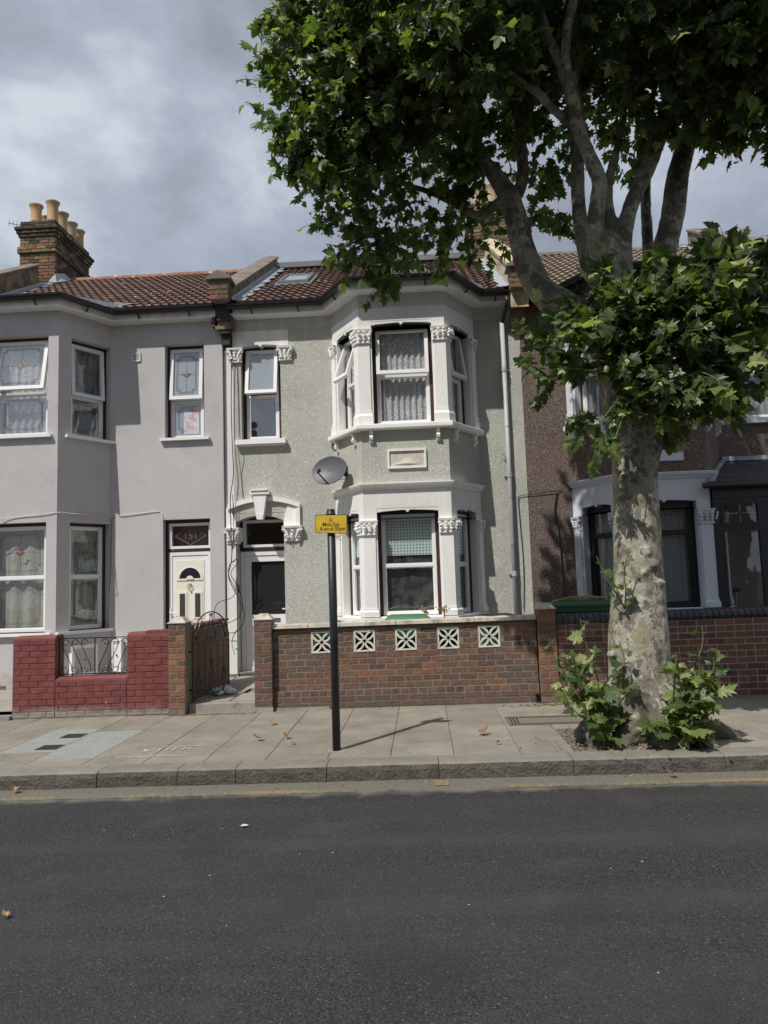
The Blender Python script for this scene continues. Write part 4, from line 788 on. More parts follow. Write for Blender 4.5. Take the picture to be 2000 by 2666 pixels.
# ------------------------------------------------------------------ Victorian bay builder for houses 2 and 3
def vic_bay(H, cx, rough, paint, band, frieze, lowwin, upwin, lowrail=1.0):
    J0, C0, C1, J1 = (cx-1.2, 11.7), (cx-.68, 10.9), (cx+.68, 10.9), (cx+1.2, 11.7)
    FL, FC, FR = Face(J0, C0), Face(C0, C1), Face(C1, J1); pl = [J0, C0, C1, J1]
    oc, ol, orr = (.205, 1.155), (.19, .795), (.16, .765)
    for (z0, z1, m, o) in ((-.1, .98, rough, None), (.98, 2.50, paint, (1.0, 2.50)), (2.50, 2.98, band, (2.50, 2.66)), (2.98, 3.88, rough, None), (3.88, 5.52, paint, (3.97, 5.52)), (5.52, 5.86, band, (5.52, 5.64)), (5.86, 6.1, frieze, None)):
        mb = MB()
        for F, (a, b) in ((FL, ol), (FC, oc), (FR, orr)): wallface(mb, F, 0, F.L, z0, z1, [(a, b, *o)] if o else [], rev=.15)
        part(H, 'bay_wall', mb, m)
    for F, (a, b) in ((FL, ol), (FC, oc), (FR, orr)):
        lintel_piece(H, F, a, b, 2.60, 2.66, band); lintel_piece(H, F, a, b, 5.58, 5.64, band)
    part(H, 'string_course', sweep(MB(), pl, [(-.02, 2.95), (.025, 2.95), (.035, 2.975), (.07, 3.0), (.085, 3.03), (.085, 3.045), (-.02, 3.06)]), paint)
    part(H, 'bay_sill', sweep(MB(), pl, [(-.05, 3.88), (.11, 3.88), (.12, 3.90), (.12, 3.955), (.10, 3.968), (-.16, 3.985)]), paint)
    part(H, 'bay_sill', sweep(MB(), pl, [(-.05, .93), (.07, .93), (.07, .985), (-.16, 1.0)]), paint)
    for F, us in ((FL, (.16, .78)), (FC, (.16, 1.20)), (FR, (.17, .78))):
        for u in us: bracket(H, F, u, 3.88, .20, paint)
    for z0, z1, zc0, zc1, zb in ((1.0, 2.66, 2.25, 2.47, .12), (3.985, 5.64, 5.28, 5.50, .20)):
        for (A, B, C, la, lb) in ((J0, C0, C1, .145, .19), (C0, C1, J1, .19, .145)):
            sh = MB(); sh.loft([joint_ring(A, B, C, la*.92, lb*.92, .022, z) for z in (z0+zb, zc0+.01)]); part(H, 'pilaster', sh, paint)
            bs = MB(); bs.loft([joint_ring(A, B, C, la*1.06, lb*1.06, .048, z0), joint_ring(A, B, C, la*1.06, lb*1.06, .048, z0+zb*.62)]); bs.loft([joint_ring(A, B, C, la*1.06, lb*1.06, .048, z0+zb*.62), joint_ring(A, B, C, la*.98, lb*.98, .03, z0+zb*.85), joint_ring(A, B, C, la*.98, lb*.98, .03, z0+zb+.01)]); part(H, 'pilaster_base', bs, paint)
            corner_cap(H, A, B, C, la, lb, zc0, zc1, paint)
        for F, u in ((FL, .09), (FR, FR.L-.09)):
            part(H, 'pilaster', MB().fbox(F, u-.068, u+.068, -.01, .03, z0+zb, zc0+.01), paint)
            part(H, 'pilaster_base', MB().fbox(F, u-.088, u+.088, -.01, .055, z0, z0+zb*.6).fbox(F, u-.078, u+.078, -.01, .042, z0+zb*.6, z0+zb), paint)
            leaf_cap(H, F, u, .19, zc0, zc1, .005, .05, paint)
    for key, F, (a, b) in (('L', FL, ol), ('C', FC, oc), ('R', FR, orr)):
        window(H, F, a, b, 1.0, 2.62, **lowwin[key]); window(H, F, a, b, 3.985, 5.60, **upwin[key])
    return FL, FC, FR

# ------------------------------------------------------------------ house 2: pale green roughcast
H2 = thing('terraced_house', 'pale green roughcast terraced house with white bay, leaf capitals and tall arched doorway', 'house', (-.7, 11.7, 0), 'terraced houses in a row')
FA = Face((-3.27, 11.7), (-1.39, 11.7)); FB = Face((1.01, 11.7), (1.78, 11.7))
w2 = MB(); wallface(w2, FA, .17, 1.88, -.2, 5.88, [(.31, .99, 3.98, 5.68), (.19, 1.0, .1, 2.74)], rev=.30); wallface(w2, FB, 0, .77, -.2, 5.88)
part(H2, 'wall', w2, 'green_roughcast')
part(H2, 'frieze', wallface(MB(), FA, .17, 1.88, 5.88, 6.1), 'smooth_frieze'); part(H2, 'frieze', wallface(MB(), FB, 0, .77, 5.88, 6.1), 'smooth_frieze')
part(H2, 'frieze_moulding', MB().fbox(FA, .17, 1.88, -.01, .014, 5.872, 5.895), 'smooth_frieze')
part(H2, 'party_pier', MB().fbox(FA, .01, .168, -.3, -.035, -.1, 5.60), 'smooth_band')
lw = dict(zt=1.77, blind=1.93, sash=False, sw=.055, curm='net_grey', cur=.22, amp=.008); lw2 = dict(lw); lw2['cur'] = .6; lw2['curm'] = 'net_reflection'; lw2['dark'] = 'room_mid'; lw2['gl'] = 'glass_low'; lw['curm'] = 'net_teal'  # centre bay's lower net is added, its grey standing in for reflected cloud
uw = dict(zt=4.78, sw=.055, cur=.10, curm='lace_white', gl='glass_clear', amp=.022)
vic_bay(H2, -.19, 'green_roughcast', WD, 'smooth_band', 'smooth_frieze', {'L': lw, 'C': lw2, 'R': dict(lw, dark='room_mid')}, {'L': dict(uw, opened=R(19)), 'C': dict(uw, opened=R(7)), 'R': dict(uw, opened=R(8))})
window(H2, FA, .31, .99, 3.99, 5.62, rec=.14, zt=4.76, opened=R(11), gl='glass_upper', glt='glass_frosted', sw=.06)
part(H2, 'plaster_lintel', MB().fbox(FA, .17, 1.14, -.005, .012, 5.69, 5.87).fbox(FA, .17, .31, -.005, .012, 5.57, 5.69).fbox(FA, .99, 1.14, -.005, .012, 5.57, 5.69), 'smooth_band')
lintel_piece(H2, FA, .31, .99, 5.60, 5.69, 'smooth_band', d1=.012, rise=.024)
leaf_cap(H2, FA, .22, .28, 5.33, 5.57, .01, .06, WD); leaf_cap(H2, FA, 1.08, .28, 5.33, 5.57, .01, .06, WD)
part(H2, 'window_sill', MB().fbox(FA, .22, 1.07, -.14, .10, 3.895, 3.975).fbox(FA, .25, 1.05, -.14, .07, 3.87, 3.896), WD)
# raised panel under the upper bay window
FC2 = Face((-.87, 10.9), (.49, 10.9)); pn = MB(); frame(pn, FC2, .40, 1.0, 3.27, 3.57, .03, 0, .035); pq = part(H2, 'plaque', pn, WD)
part(pq, 'plaque_field', MB().fbox(FC2, .43, .97, -.002, .008, 3.30, 3.54), 'plaque_face')
part(pq, 'pyramid_relief', MB().add([FC2.p(.47, .008, 3.33), FC2.p(.93, .008, 3.33), FC2.p(.70, .008, 3.44), FC2.p(.70, .032, 3.345)], [(0, 1, 3), (1, 2, 3), (2, 0, 3)]), 'plaque_face')
# doorway: arch, keystone, corbel capitals
arch_z = lambda u, z0_, rise, ua, ub: z0_+rise*(1-((u-(ua+ub)/2)/((ub-ua)/2))**2)
A0, A1, n = .19, 1.0, 14; us = [A0+(A1-A0)*i/n for i in range(n+1)]
hd = [(u, arch_z(u, 2.60, .10, A0, A1)) for u in us]
part(H2, 'arch_head', MB().fpoly(FA, hd+[(A1, 2.739), (A0, 2.739)], -.30, -.004), 'green_roughcast')
O0, O1 = .06, 1.28; uo = [O0+(O1-O0)*i/n for i in range(n+1)]
lo = [(u, arch_z(u, 2.80, .135, O0, O1)) for u in uo]; hi = [(u, z+.075) for u, z in lo]
part(H2, 'arch_moulding', MB().fpoly(FA, lo+hi[::-1], -.01, .055), WD)
part(H2, 'arch_moulding', MB().fbox(FA, O1-.075, O1, -.01, .054, 2.50, 2.80), WD)
part(H2, 'arch_jamb', MB().fpoly(FA, [(1.0, 2.50), (1.20, 2.50), (1.20, 2.815), (1.07, 2.86), (1.0, 2.60)], -.01, .018), WD)
part(H2, 'arch_jamb', MB().fpoly(FA, [(.03, 2.50), (.19, 2.50), (.19, 2.60), (.10, 2.83), (.03, 2.83)], -.01, .018), WD)
ks = MB().fpoly(FA, [(.555, 2.71), (.685, 2.71), (.735, 3.04), (.505, 3.04)], 0, .11); ks.fbox(FA, .46, .78, 0, .13, 3.04, 3.10).fbox(FA, .48, .76, 0, .15, 3.10, 3.125); ks.fpoly(FA, [(.575, 2.62), (.665, 2.62), (.69, 2.71), (.55, 2.71)], -.02, .125); part(H2, 'keystone', ks, WD)
leaf_cap(H2, FA, 1.15, .34, 2.25, 2.50, .0, .09, WD); leaf_cap(H2, FA, .14, .25, 2.24, 2.50, .0, .09, WD); leaf_cap(H2, Face((-3.08, 11.7), (-3.08, 12.0)), .13, .22, 2.24, 2.5, 0, .06, WD)
part(H2, 'door_pier', MB().fbox(FA, .035, .19, -.02, .012, .1, 2.24), 'smooth_band')
FD = Face((-3.07, 11.99), (-1.9, 11.99))
part(H2, 'door_lining', MB().fbox(FD, 0, .05, -.05, .06, 2.16, 2.72).fbox(FD, .05, .80, -.05, .06, 2.645, 2.74).fbox(FD, .05, .80, -.05, .06, 2.115, 2.175), MAR)
t2 = MB(); frame(t2, FD, .05, .83, 2.178, 2.64, .045, -.03, .05); tl2 = part(H2, 'transom_light', t2, 'upvc_white'); part(tl2, 'pane', MB().fbox(FD, .09, .79, 0, .005, 2.215, 2.60), 'glass_clear'); room(tl2, FD, .05, .8, 2.18, 2.64, -.06, .5)
d2 = MB(); frame(d2, FD, .0, .95, .12, 2.11, .07, -.05, .05); part(H2, 'door_surround', d2, 'upvc_white')
door2 = MB(); frame(door2, FD, .075, .87, .17, 2.035, .10, -.03, .035, wb=.10); door2.fbox(FD, .175, .77, -.03, .034, .86, 1.04); dr2 = part(H2, 'front_door', door2, 'upvc_white', label='white door with a tall dark obscure glass panel')
part(dr2, 'door_glass', MB().fbox(FD, .17, .775, -.01, .0, 1.04, 1.94), 'glass_obscure'); part(dr2, 'door_glass_backing', MB().fbox(FD, .17, .775, -.028, -.02, 1.04, 1.94), 'room_dark')
part(dr2, 'lower_panel', MB().fbox(FD, .175, .77, -.02, .02, .27, .86), 'upvc_white'); part(dr2, 'panel_rib', MB().fbox(FD, .23, .25, .02, .03, .32, .80), 'upvc_white')
part(dr2, 'letter_plate', MB().fbox(FD, .42, .66, .034, .046, .92, .98), 'steel'); part(dr2, 'door_handle', MB().fbox(FD, .80, .83, .035, .05, 1.0, 1.22).fbox(FD, .70, .83, .05, .07, 1.12, 1.14), 'upvc_white')
part(H2, 'bell_box', MB().fbox(Face((-3.08, 11.72), (-3.08, 12)), .04, .09, 0, .02, 1.42, 1.55), 'plastic_black')
plan2 = [(-3.1, 11.7), (-1.39, 11.7), (-.87, 10.9), (.49, 10.9), (1.01, 11.7), (1.62, 11.7)]
eaves(H2, plan2, 'smooth_band'); bay_roof(H2, plan2, 1, 12.0, 6.61)
rf2, ang2 = tiled_roof(H2, -2.93, 1.52, 11.38, 6.25, 15.4, 8.62, 'tile_terracotta', None, skips=[(-2.62, -1.9, 12.9, 14.1), (-.5, .4, 13.25, 14.3)])
part(H2, 'ridge_capping', MB().box(-3.0, 1.6, 15.25, 15.6, 8.62, 8.74), 'slate_ridge')
for x0, x1, ya, yb in ((-2.56, -1.97, 13.0, 13.95), (-.42, .32, 13.4, 14.3)):
    zf = lambda y: 6.25+(y-11.38)*math.tan(ang2); sk = MB()
    def rbox(m, a, b, c, d, h0, h1): m.add([(a, c, zf(c)+h0), (b, c, zf(c)+h0), (b, d, zf(d)+h0), (a, d, zf(d)+h0), (a, c, zf(c)+h1), (b, c, zf(c)+h1), (b, d, zf(d)+h1), (a, d, zf(d)+h1)], [(0,3,2,1),(4,5,6,7),(0,1,5,4),(1,2,6,5),(2,3,7,6),(3,0,4,7)])
    rbox(sk, x0-.06, x1+.06, ya-.06, yb+.06, 0, .05); s_ = part(H2, 'roof_window', sk, 'slate_ridge', label='small roof window')
    f_ = MB(); rbox(f_, x0, x1, ya, ya+.07, .05, .11); rbox(f_, x0, x1, yb-.07, yb, .05, .11); rbox(f_, x0, x0+.06, ya+.07, yb-.07, .05, .109); rbox(f_, x1-.06, x1, ya+.07, yb-.07, .05, .109); part(s_, 'frame', f_, 'bin_grey')
    g_ = MB(); rbox(g_, x0+.06, x1-.06, ya+.07, yb-.07, .075, .085); part(s_, 'pane', g_, 'glass_frosted')
coping_run(H2, -3.34, -3.04, 11.5, 6.63, 15.5, 9.03, 13, 'coping_grey'); kn1 = kneeler(H2, -3.36, -3.04, 11.24, 11.56, 6.28, 6.62, 'stock_brick')
part(H2, 'corbel', MB().box(-3.30, -3.08, 11.45, 11.7, 6.0, 6.3).box(-3.28, -3.10, 11.52, 11.7, 5.8, 6.0).box(-3.26, -3.12, 11.58, 11.7, 5.62, 5.8), 'soot'); part(H2, 'red_corbel_block', MB().box(-3.40, -3.30, 11.50, 11.67, 5.92, 6.10), 'red_painted_brick')
flashing(H2, -3.03, -2.83, 11.4, 6.27, 15.4, 8.65)
coping_run(H2, 1.62, 1.90, 11.35, 6.63, 15.5, 9.10, 5, 'render_cream', th=.07, pm_='render_cream'); kneeler(H2, 1.60, 1.92, 11.2, 11.5, 6.2, 6.55, 'stock_brick')
flashing(H2, 1.61, 1.44, 11.4, 6.27, 15.4, 8.65, m='lead_flashing_white', side=-1)
for k, z in enumerate((5.62, 5.80, 5.98)): part(H2, 'corbel', MB().box(1.64, 1.86, 11.62-.06*k, 11.72, z, z+.17), 'stock_brick')
ch2 = chimney(H2, 1.34, 2.28, 15.0, 16.4, 8.45, 9.75, [(9.35, 9.43, .03), (9.43, 9.51, .06), (9.51, 9.58, .03)], sooty=9.3, side=-1, ms='stock_brick')
for x in (1.55, 1.85, 2.1): pot(ch2, x, 15.25, 9.8)
part(H2, 'rear_block', MB().box(-3.2, 1.7, 15.6, 19.3, 0, 6.2), 'green_roughcast')

# ------------------------------------------------------------------ house 3: brown pebbledash
H3 = thing('terraced_house', 'brown pebbledashed terraced house behind the plane tree, with pale bay and black framed windows', 'house', (3.9, 11.7, 0), 'terraced houses in a row')
G1 = Face((1.78, 11.7), (2.5, 11.7)); G2 = Face((4.9, 11.7), (6.25, 11.7))
w3 = MB(); wallface(w3, G1, .003, .72, -.2, 5.95); wallface(w3, G2, 0, 1.35, -.2, 5.95, [(.47, 1.15, 4.0, 5.62)], rev=.2); part(H3, 'wall', w3, 'pebbledash')
part(H3, 'frieze', wallface(MB(), G1, .003, .72, 5.95, 6.1), 'red_brick_plain'); part(H3, 'frieze', wallface(MB(), G2, 0, 1.35, 5.95, 6.1), 'red_brick_plain')
bl = dict(zt=2.14, col='upvc_black', sur='upvc_black', sw=.03, fw=.06, cur=.085, curm='net_grey', sash=False, amp=.012); bu = dict(zt=4.78, sw=.03, cur=.09, curm='net_grey')
FLb, FCb, FRb = vic_bay(H3, 3.7, 'pebbledash', 'blue_white_paint', 'blue_white_paint', 'red_brick_plain', {'L': bl, 'C': bl, 'R': bl}, {'L': bu, 'C': bu, 'R': bu})
for r in range(3): bricks(H3, FCb, 0, FCb.L, 5.865+r*.075, 1, 'red_brick_plain', off=.11*(r % 2), slope=False, d=.004); bricks(H3, FLb, 0, FLb.L, 5.865+r*.075, 1, 'red_brick_plain', off=.11*(r % 2), slope=False, d=.004)
for F, a, b in ((FLb, .34, .69), (FCb, .34, 1.02)):
    um = (a+b)/2; mb = MB().fbox(F, a, um-.03, -.168, -.164, 2.365, 2.371).fbox(F, um+.03, b, -.168, -.164, 2.365, 2.371).fbox(F, um-.003, um+.003, -.168, -.165, 2.2, 2.33).fbox(F, um-.003, um+.003, -.168, -.165, 2.40, 2.53); part(H3, 'window_leading', mb, 'came_light')
part(H3, 'plaque', MB().fbox(FCb, .38, 1.0, 0, .035, 3.22, 3.56), 'blue_white_paint')
window(H3, G2, .47, 1.15, 4.0, 5.60, rec=.15, zt=4.78, cur=.09)
leaf_cap(H3, G2, .40, .26, 5.33, 5.57, .0, .06, 'blue_white_paint'); part(H3, 'plaster_lintel', MB().fbox(G2, .30, 1.35, -.005, .014, 5.57, 5.87), 'blue_white_paint'); part(H3, 'window_sill', MB().fbox(G2, .38, 1.24, -.14, .10, 3.9, 3.98), 'blue_white_paint')
plan3 = [(1.93, 11.7), (2.5, 11.7), (3.02, 10.9), (4.38, 10.9), (4.9, 11.7), (6.2, 11.7)]
eaves(H3, plan3, 'upvc_black'); bay_roof(H3, plan3, 1, 12.0, 6.61, 'upvc_black')
tiled_roof(H3, 1.95, 6.15, 11.38, 6.25, 15.4, 8.62, 'tile_tan', 'coping_grey')
coping_run(H3, 6.17, 6.5, 11.3, 6.68, 15.5, 9.12, 9, 'coping_grey'); flashing(H3, 6.16, 5.9, 11.4, 6.27, 15.4, 8.66, m='lead_flashing_white', side=-1)
part(H3, 'rear_block', MB().box(1.8, 6.4, 15.6, 19.3, 0, 6.2), 'pebbledash'); part(H3, 'gable_wall', MB().loft([[(x, 11.72, -.1), (x, 19.4, -.1), (x, 19.4, 6.1), (x, 15.4, 8.5), (x, 11.72, 6.3)] for x in (6.22, 6.48)]), 'stock_wall')
# lean-to porch with slate roof, black frame
PF = Face((4.40, 10.86), (6.3, 10.86)); po = MB()
po.fbox(PF, 0, 1.9, -.06, .02, 2.62, 2.84).fbox(PF, 0, .11, -.08, 0, 0, 2.62).fbox(PF, .11, 1.9, -.06, -.002, 2.56, 2.62).fbox(PF, .11, 1.9, -.06, -.002, 2.15, 2.21).fbox(PF, .68, .80, -.08, -.001, 0, 2.56).fbox(PF, 1.4, 1.5, -.08, -.001, 0, 2.56).fbox(PF, .11, 1.9, -.06, -.003, 0, .95); po.box(4.40, 4.44, 10.9, 11.7, 0, 2.84)
por = part(H3, 'porch', po, 'upvc_black', label='black framed lean-to porch')
for a, b in ((.11, .68), (.80, 1.4), (1.5, 1.9)):
    s = MB(); frame(s, PF, a, b, 2.21, 2.56, .035, -.05, .008); frame(s, PF, a, b, .95, 2.15, .03, -.05, .006); part(por, 'sash', s, 'upvc_black')
    part(por, 'pane', MB().fbox(PF, a+.03, b-.03, -.03, -.024, 2.24, 2.53), 'glass_clear'); part(por, 'pane', MB().fbox(PF, a+.025, b-.025, -.03, -.024, .975, 2.12), 'glass_clear')
    um = (a+b)/2; part(por, 'leading', MB().fbox(PF, a+.03, um-.03, -.022, -.018, 2.382, 2.388).fbox(PF, um+.03, b-.03, -.022, -.018, 2.382, 2.388).fbox(PF, um-.003, um+.003, -.022, -.019, 2.24, 2.35).fbox(PF, um-.003, um+.003, -.022, -.019, 2.42, 2.53), 'came_light')
part(por, 'inner_wall', MB().box(4.46, 6.3, 11.66, 11.69, 0, 2.8), 'room_mid')
rp3 = part(por, 'porch_roof', MB().add([(4.36, 10.74, 2.85), (6.4, 10.74, 2.85), (6.4, 11.68, 3.30), (4.95, 11.68, 3.30), (4.36, 11.68, 2.85)], [(0, 1, 2, 3), (0, 3, 4)]), 'tile_slate')
for r in range(8):
    t0 = r/8.; ya = 10.74+.94*t0; za = 2.853+.45*t0; x0 = 4.42+.55*t0; c = 0
    x = x0-(.10 if r % 2 else 0)
    while x < 6.3:
        x1_ = min(x+.20, 6.35); xa = max(x, x0)
        if x1_-xa > .03: part(rp3, 'slate', MB().add([(xa, ya-.006, za+.006), (x1_-.004, ya-.006, za+.006), (x1_-.004, ya+.135, za+.066), (xa, ya+.135, za+.066), (xa, ya-.006, za-.008), (x1_-.004, ya-.006, za-.008)], [(0, 1, 2, 3), (0, 4, 5, 1)]), 'tile_slate')
        x += .20
hp = MB().tube([(4.34, 10.72, 2.86), (4.62, 11.2, 3.10), (4.95, 11.66, 3.33)], [.06, .055, .05], 8, flat=(1, .5)); part(por, 'lead_hip', hp, 'lead', smooth=True); part(por, 'lead_hip', MB().box(4.9, 6.4, 11.60, 11.69, 3.29, 3.36), 'lead')
part(por, 'gutter', MB().tube([(4.22, 10.72, 2.80), (6.4, 10.72, 2.80)], .045, 10), 'gutter_black')
br = MB().tube([(4.84, 11.5, .25), (4.78, 11.2, 1.22)], .012, 6); broom = single('broom', br, 'steel', 'dark headed broom leaning inside the black porch', 'broom', (4.84, 11.5, .1)); part(broom, 'broom_head', MB().box(4.74, 4.83, 11.16, 11.22, 1.20, 1.27), 'plastic_black')
# row across the street (seen only in the window panes)
O = thing('opposite_terrace', 'brick terraced row across the street reflected in the window panes', 'house', (0, -9, 0))
ow = MB(); OF = Face((14, -9), (-14, -9)); ops = []
for k in range(7):
    for z in (1.0, 4.0): ops.append((1.2+k*4, 2.6+k*4, z, z+1.6))
wallface(ow, OF, 0, 28, -.1, 6.0, ops, rev=.15); part(O, 'wall', ow, 'opposite_brick')
part(O, 'roof', MB().add([(-14, -8.7, 6), (14, -8.7, 6), (14, -13, 8.3), (-14, -13, 8.3)], [(0, 3, 2, 1)]), 'opposite_roof')
for a, b, c, d in ops: part(O, 'window', MB().fbox(OF, a, b, -.2, -.15, c, d), 'room_mid')
for k in range(3): part(O, 'chimney', MB().box(-9+k*9, -8.2+k*9, -12.6, -11, 7.6, 9.6), 'opposite_brick')

# ------------------------------------------------------------------ garden walls
def core(parent, x0, x1, y0, y1, z0, z1, m): return part(parent, 'mortar_core', MB().box(x0, x1, y0, y1, z0, z1), m, True)
def pier(parent, x0, x1, y0, ztop, m, dep=.22, cap='coping_stone_pale', capm=None, gauge=.075, mort='mortar_buff'):
    core(parent, x0+.004, x1-.004, y0+.004, y0+dep-.004, -.1, ztop, mort); n = int(round(ztop/gauge)); w = x1-x0
    for r in range(n):
        us = [0, w/2, w] if (n-1-r) % 2 == 0 else [0, w]
        for a, b in zip(us[:-1], us[1:]):
            me = brick_mesh(b-a-.010, gauge-.011, dep, .0028, random.randint(0, 4)); xx = x0+(a+b)/2
            inst(parent, 'brick', me, m, (xx, y0, r*gauge+.005+gz(xx)), (0, -SL, 0))
    c = MB(); xc, yc = (x0+x1)/2, y0+dep/2; o = [(x0-.012, y0-.012), (x1+.012, y0-.012), (x1+.012, y0+dep+.012), (x0-.012, y0+dep+.012)]
    c.prism(o, ztop, ztop+.012); c.prism([(x0, y0), (x1, y0), (x1, y0+dep), (x0, y0+dep)], ztop+.012, ztop+.075, .42); part(parent, 'pier_cap', c, cap, True)
WG = thing('garden_wall', 'red brick garden wall with five pierced white blocks and a pale coping', 'wall', (-.3, 8.95, 0), 'front garden walls')
core(WG, -1.895, 1.375, 8.9525, 9.13, -.1, .675, 'mortar_buff'); core(WG, -1.895, 1.375, 8.953, 9.13, .955, 1.0, 'mortar_buff')
for a, b in zip([-1.895]+[v+.135 for v in (-1.285, -.75, -.23, .295, .80)], [v-.135 for v in (-1.285, -.75, -.23, .295, .80)]+[1.375]): core(WG, a, b, 8.9528, 9.13, .675, .955, 'mortar_buff')
core(WG, -1.895, 1.375, 8.9312, 8.952, -.1, .158, 'mortar_buff'); core(WG, -1.895, 1.375, 8.9355, 8.952, .158, .228, 'mortar_buff')
FW = Face((-1.90, 8.95), (1.385, 8.95)); VX = [-1.285, -.75, -.23, .295, .80]
skipv = lambda u, z, a, b: any(abs(u-1.90-v) < .135 and .665 < z < .95 for v in VX)
# split courses beside the pierced blocks so bricks stop at them
segs = [(0, 3.285)]; edges = [0]+[e+1.90 for v in VX for e in (v-.138, v+.138)]+[3.285]
dirty = lambda u, r: 'sooty_brick' if (r >= 12 or (r < 2 and random.random() < .55) or (r > 8 and random.random() < (.10 if u < 1.4 else .38))) else 'red_multi_brick'
bricks(WG, FW, 0, 3.285, 0.005, 2, matf=dirty, d=.022, dep=.1, hdr=()); bricks(WG, FW, 0, 3.285, .155, 1, matf=dirty, hdr=(0,), d=.018, dep=.1)
bricks(WG, FW, 0, 3.285, .23, 6, matf=lambda u, r: dirty(u, r+3), off=.05)
for r in range(4):
    for a, b in zip(edges[0::2], edges[1::2]): bricks(WG, FW, a+.002, b-.002, .68+.0705*r, 1, gauge=.0705, matf=lambda u, q: dirty(u, 10), off=.08+.11*(r % 2), L=.225)
bricks(WG, FW, 0, 3.285, .963, 1, gauge=.045, joint=.006, matf=lambda u, r: 'sooty_brick')
for v in VX:
    b = MB(); Fv = Face((v-.5, 8.955), (v+.5, 8.955)); U = .5; zc = .815; a = .128
    frame(b, Fv, U-a-.004, U+a+.004, zc-a-.004, zc+a+.004, .017, -.09, .012)
    s = part(WG, 'pierced_block', b, 'block_concrete', True); pet = MB()
    for k in range(4):
        base = k*math.pi/2; pts = []
        for i in range(11):
            t = -1+2*i/10.; th_ = math.pi*(1-t)/2; px = a*.97*math.cos(th_); pz = a*.985-a*.955*math.sin(th_)
            x_ = px*math.cos(base)-pz*math.sin(base); z_ = px*math.sin(base)+pz*math.cos(base); pts.append(Vector((x_, z_)))
        L_, R_ = [], []
        for i, p in enumerate(pts):
            d = (pts[min(i+1, 10)]-pts[max(i-1, 0)]).normalized(); nn = Vector((-d.y, d.x))*.0115; L_.append(p+nn); R_.append(p-nn)
        rings = [[Fv.p(U+q.x, dd, zc+q.y) for q, dd in ((l, .008), (r, .008), (r, -.08), (l, -.08))] for l, r in zip(L_, R_)]
        pet.loft(rings)
    part(s, 'petal_tracery', pet, 'block_concrete', True)
cs = [-1.93, -1.45, -1.05, -.72, -.35, .12, .62, 1.05, 1.385]
for a, b in zip(cs[:-1], cs[1:]): 
    c = MB(); j = random.uniform(-.004, .004); c.loft([[(x, 8.90+j, 1.005), (x, 9.17, 1.005), (x, 9.17, 1.045), (x, 9.04, 1.06+j), (x, 8.905+j, 1.045)] for x in (a+.004, (a+b)/2+j, b-.004)]); part(WG, 'coping_stone', c, 'coping_stone_pale', True)
pier(WG, -2.125, -1.90, 8.85, 1.125, 'red_multi_brick'); pier(WG, 1.39, 1.615, 8.88, 1.125, 'pier_brick')
part(WG, 'base_mortar', MB().box(-2.14, -1.89, 8.835, 8.86, -.05, .055).box(-1.89, -1.2, 8.915, 8.94, -.05, .03), 'concrete_dirty', True)
GP = thing('gate_pier', 'free-standing brown brick gate pier with pyramid cap between the red wall and iron gate', 'pier', (-3.08, 8.9, 0))
pier(GP, -3.19, -2.975, 8.80, 1.125, 'pier_brick', dep=.26)
# party wall behind the gate
PW = thing('party_wall', 'low brick side wall with red painted top behind the iron gate', 'wall', (-3.05, 9.9, 0), 'front garden walls')
core(PW, -3.12, -3.008, 9.07, 10.85, -.1, 1.02, 'mortar_buff'); FP = Face((-3.0, 9.07), (-3.0, 10.85)); bricks(PW, FP, 0, 1.78, .08, 12, 'red_multi_brick', slope=False, dep=.06)
part(PW, 'painted_capping', MB().box(-3.13, -2.99, 9.07, 10.86, 1.02, 1.055), 'red_painted_brick')
# red painted wall
WR = thing('garden_wall', 'crimson painted brick garden wall with stepped top and peeling base', 'wall', (-4.2, 8.9, 0), 'front garden walls')
for (a, b, n) in ((-5.21, -4.655, 13), (-4.655, -3.735, 6), (-3.735, -3.195, 13)):
    t = n*.075+.012; core(WR, a+.002, b-.002, 8.856, 9.07, -.1, t, 'red_painted_brick'); F = Face((a, 8.85), (b, 8.85))
    bricks(WR, F, 0, b-a, .012, n, 'red_painted_brick', joint=.008, rough=.002, off=.06 if n == 6 else 0)
    c = MB(); c.loft([[(x, 8.852, t-.02), (x, 9.075, t-.02), (x, 9.075, t+.02), (x, 9.03, t+.04+random.uniform(0, .006)), (x, 8.90, t+.04+random.uniform(0, .006)), (x, 8.855, t+.012)] for x in [a+(b-a)*i/5+(-.003 if i == 5 else .003 if i == 0 else 0) for i in range(6)]]); part(WR, 'painted_capping', c, 'red_painted_brick', True)
part(WR, 'raised_end', MB().box(-3.50, -3.197, 8.862, 9.066, 1.0, 1.045), 'red_painted_brick', True)
part(WR, 'red_step', MB().box(-6.2, -5.215, 8.80, 8.95, -.05, .05).box(-6.2, -5.215, 8.95, 9.4, -.05, .09), 'red_painted_brick', True)
# wall in front of house 3
WB = thing('garden_wall', 'orange-red brick garden wall with rounded blue-black coping behind the plane tree', 'wall', (3.4, 8.92, 0), 'front garden walls')
core(WB, 1.63, 5.4, 8.929, 9.13, -.1, .925, 'mortar_pale'); FBW = Face((1.625, 8.925), (5.4, 8.925))
bricks(WB, FBW, 0, 3.775, .008, 12, 'garden_wall_brick', gauge=.0765, joint=.012, rough=.001, hdr=(2, 6, 10))
cp = MB(); cp.loft([[(x, 8.935, 0)]+[(x, 9.04+.135*math.cos(a), .045+.085*math.sin(a)) for a in [math.pi*(1-k/7) for k in range(8)]]+[(x, 9.15, 0)] for x in (.004, .070)]); cpm = cp.mesh(name='coping_brick')
for i in range(50): xx = 1.63+i*.0755; inst(WB, 'coping_brick', cpm, 'blue_engineering_brick', (xx, 0, .926+gz(xx)+random.uniform(-.001, .001)), (0, -SL, 0))
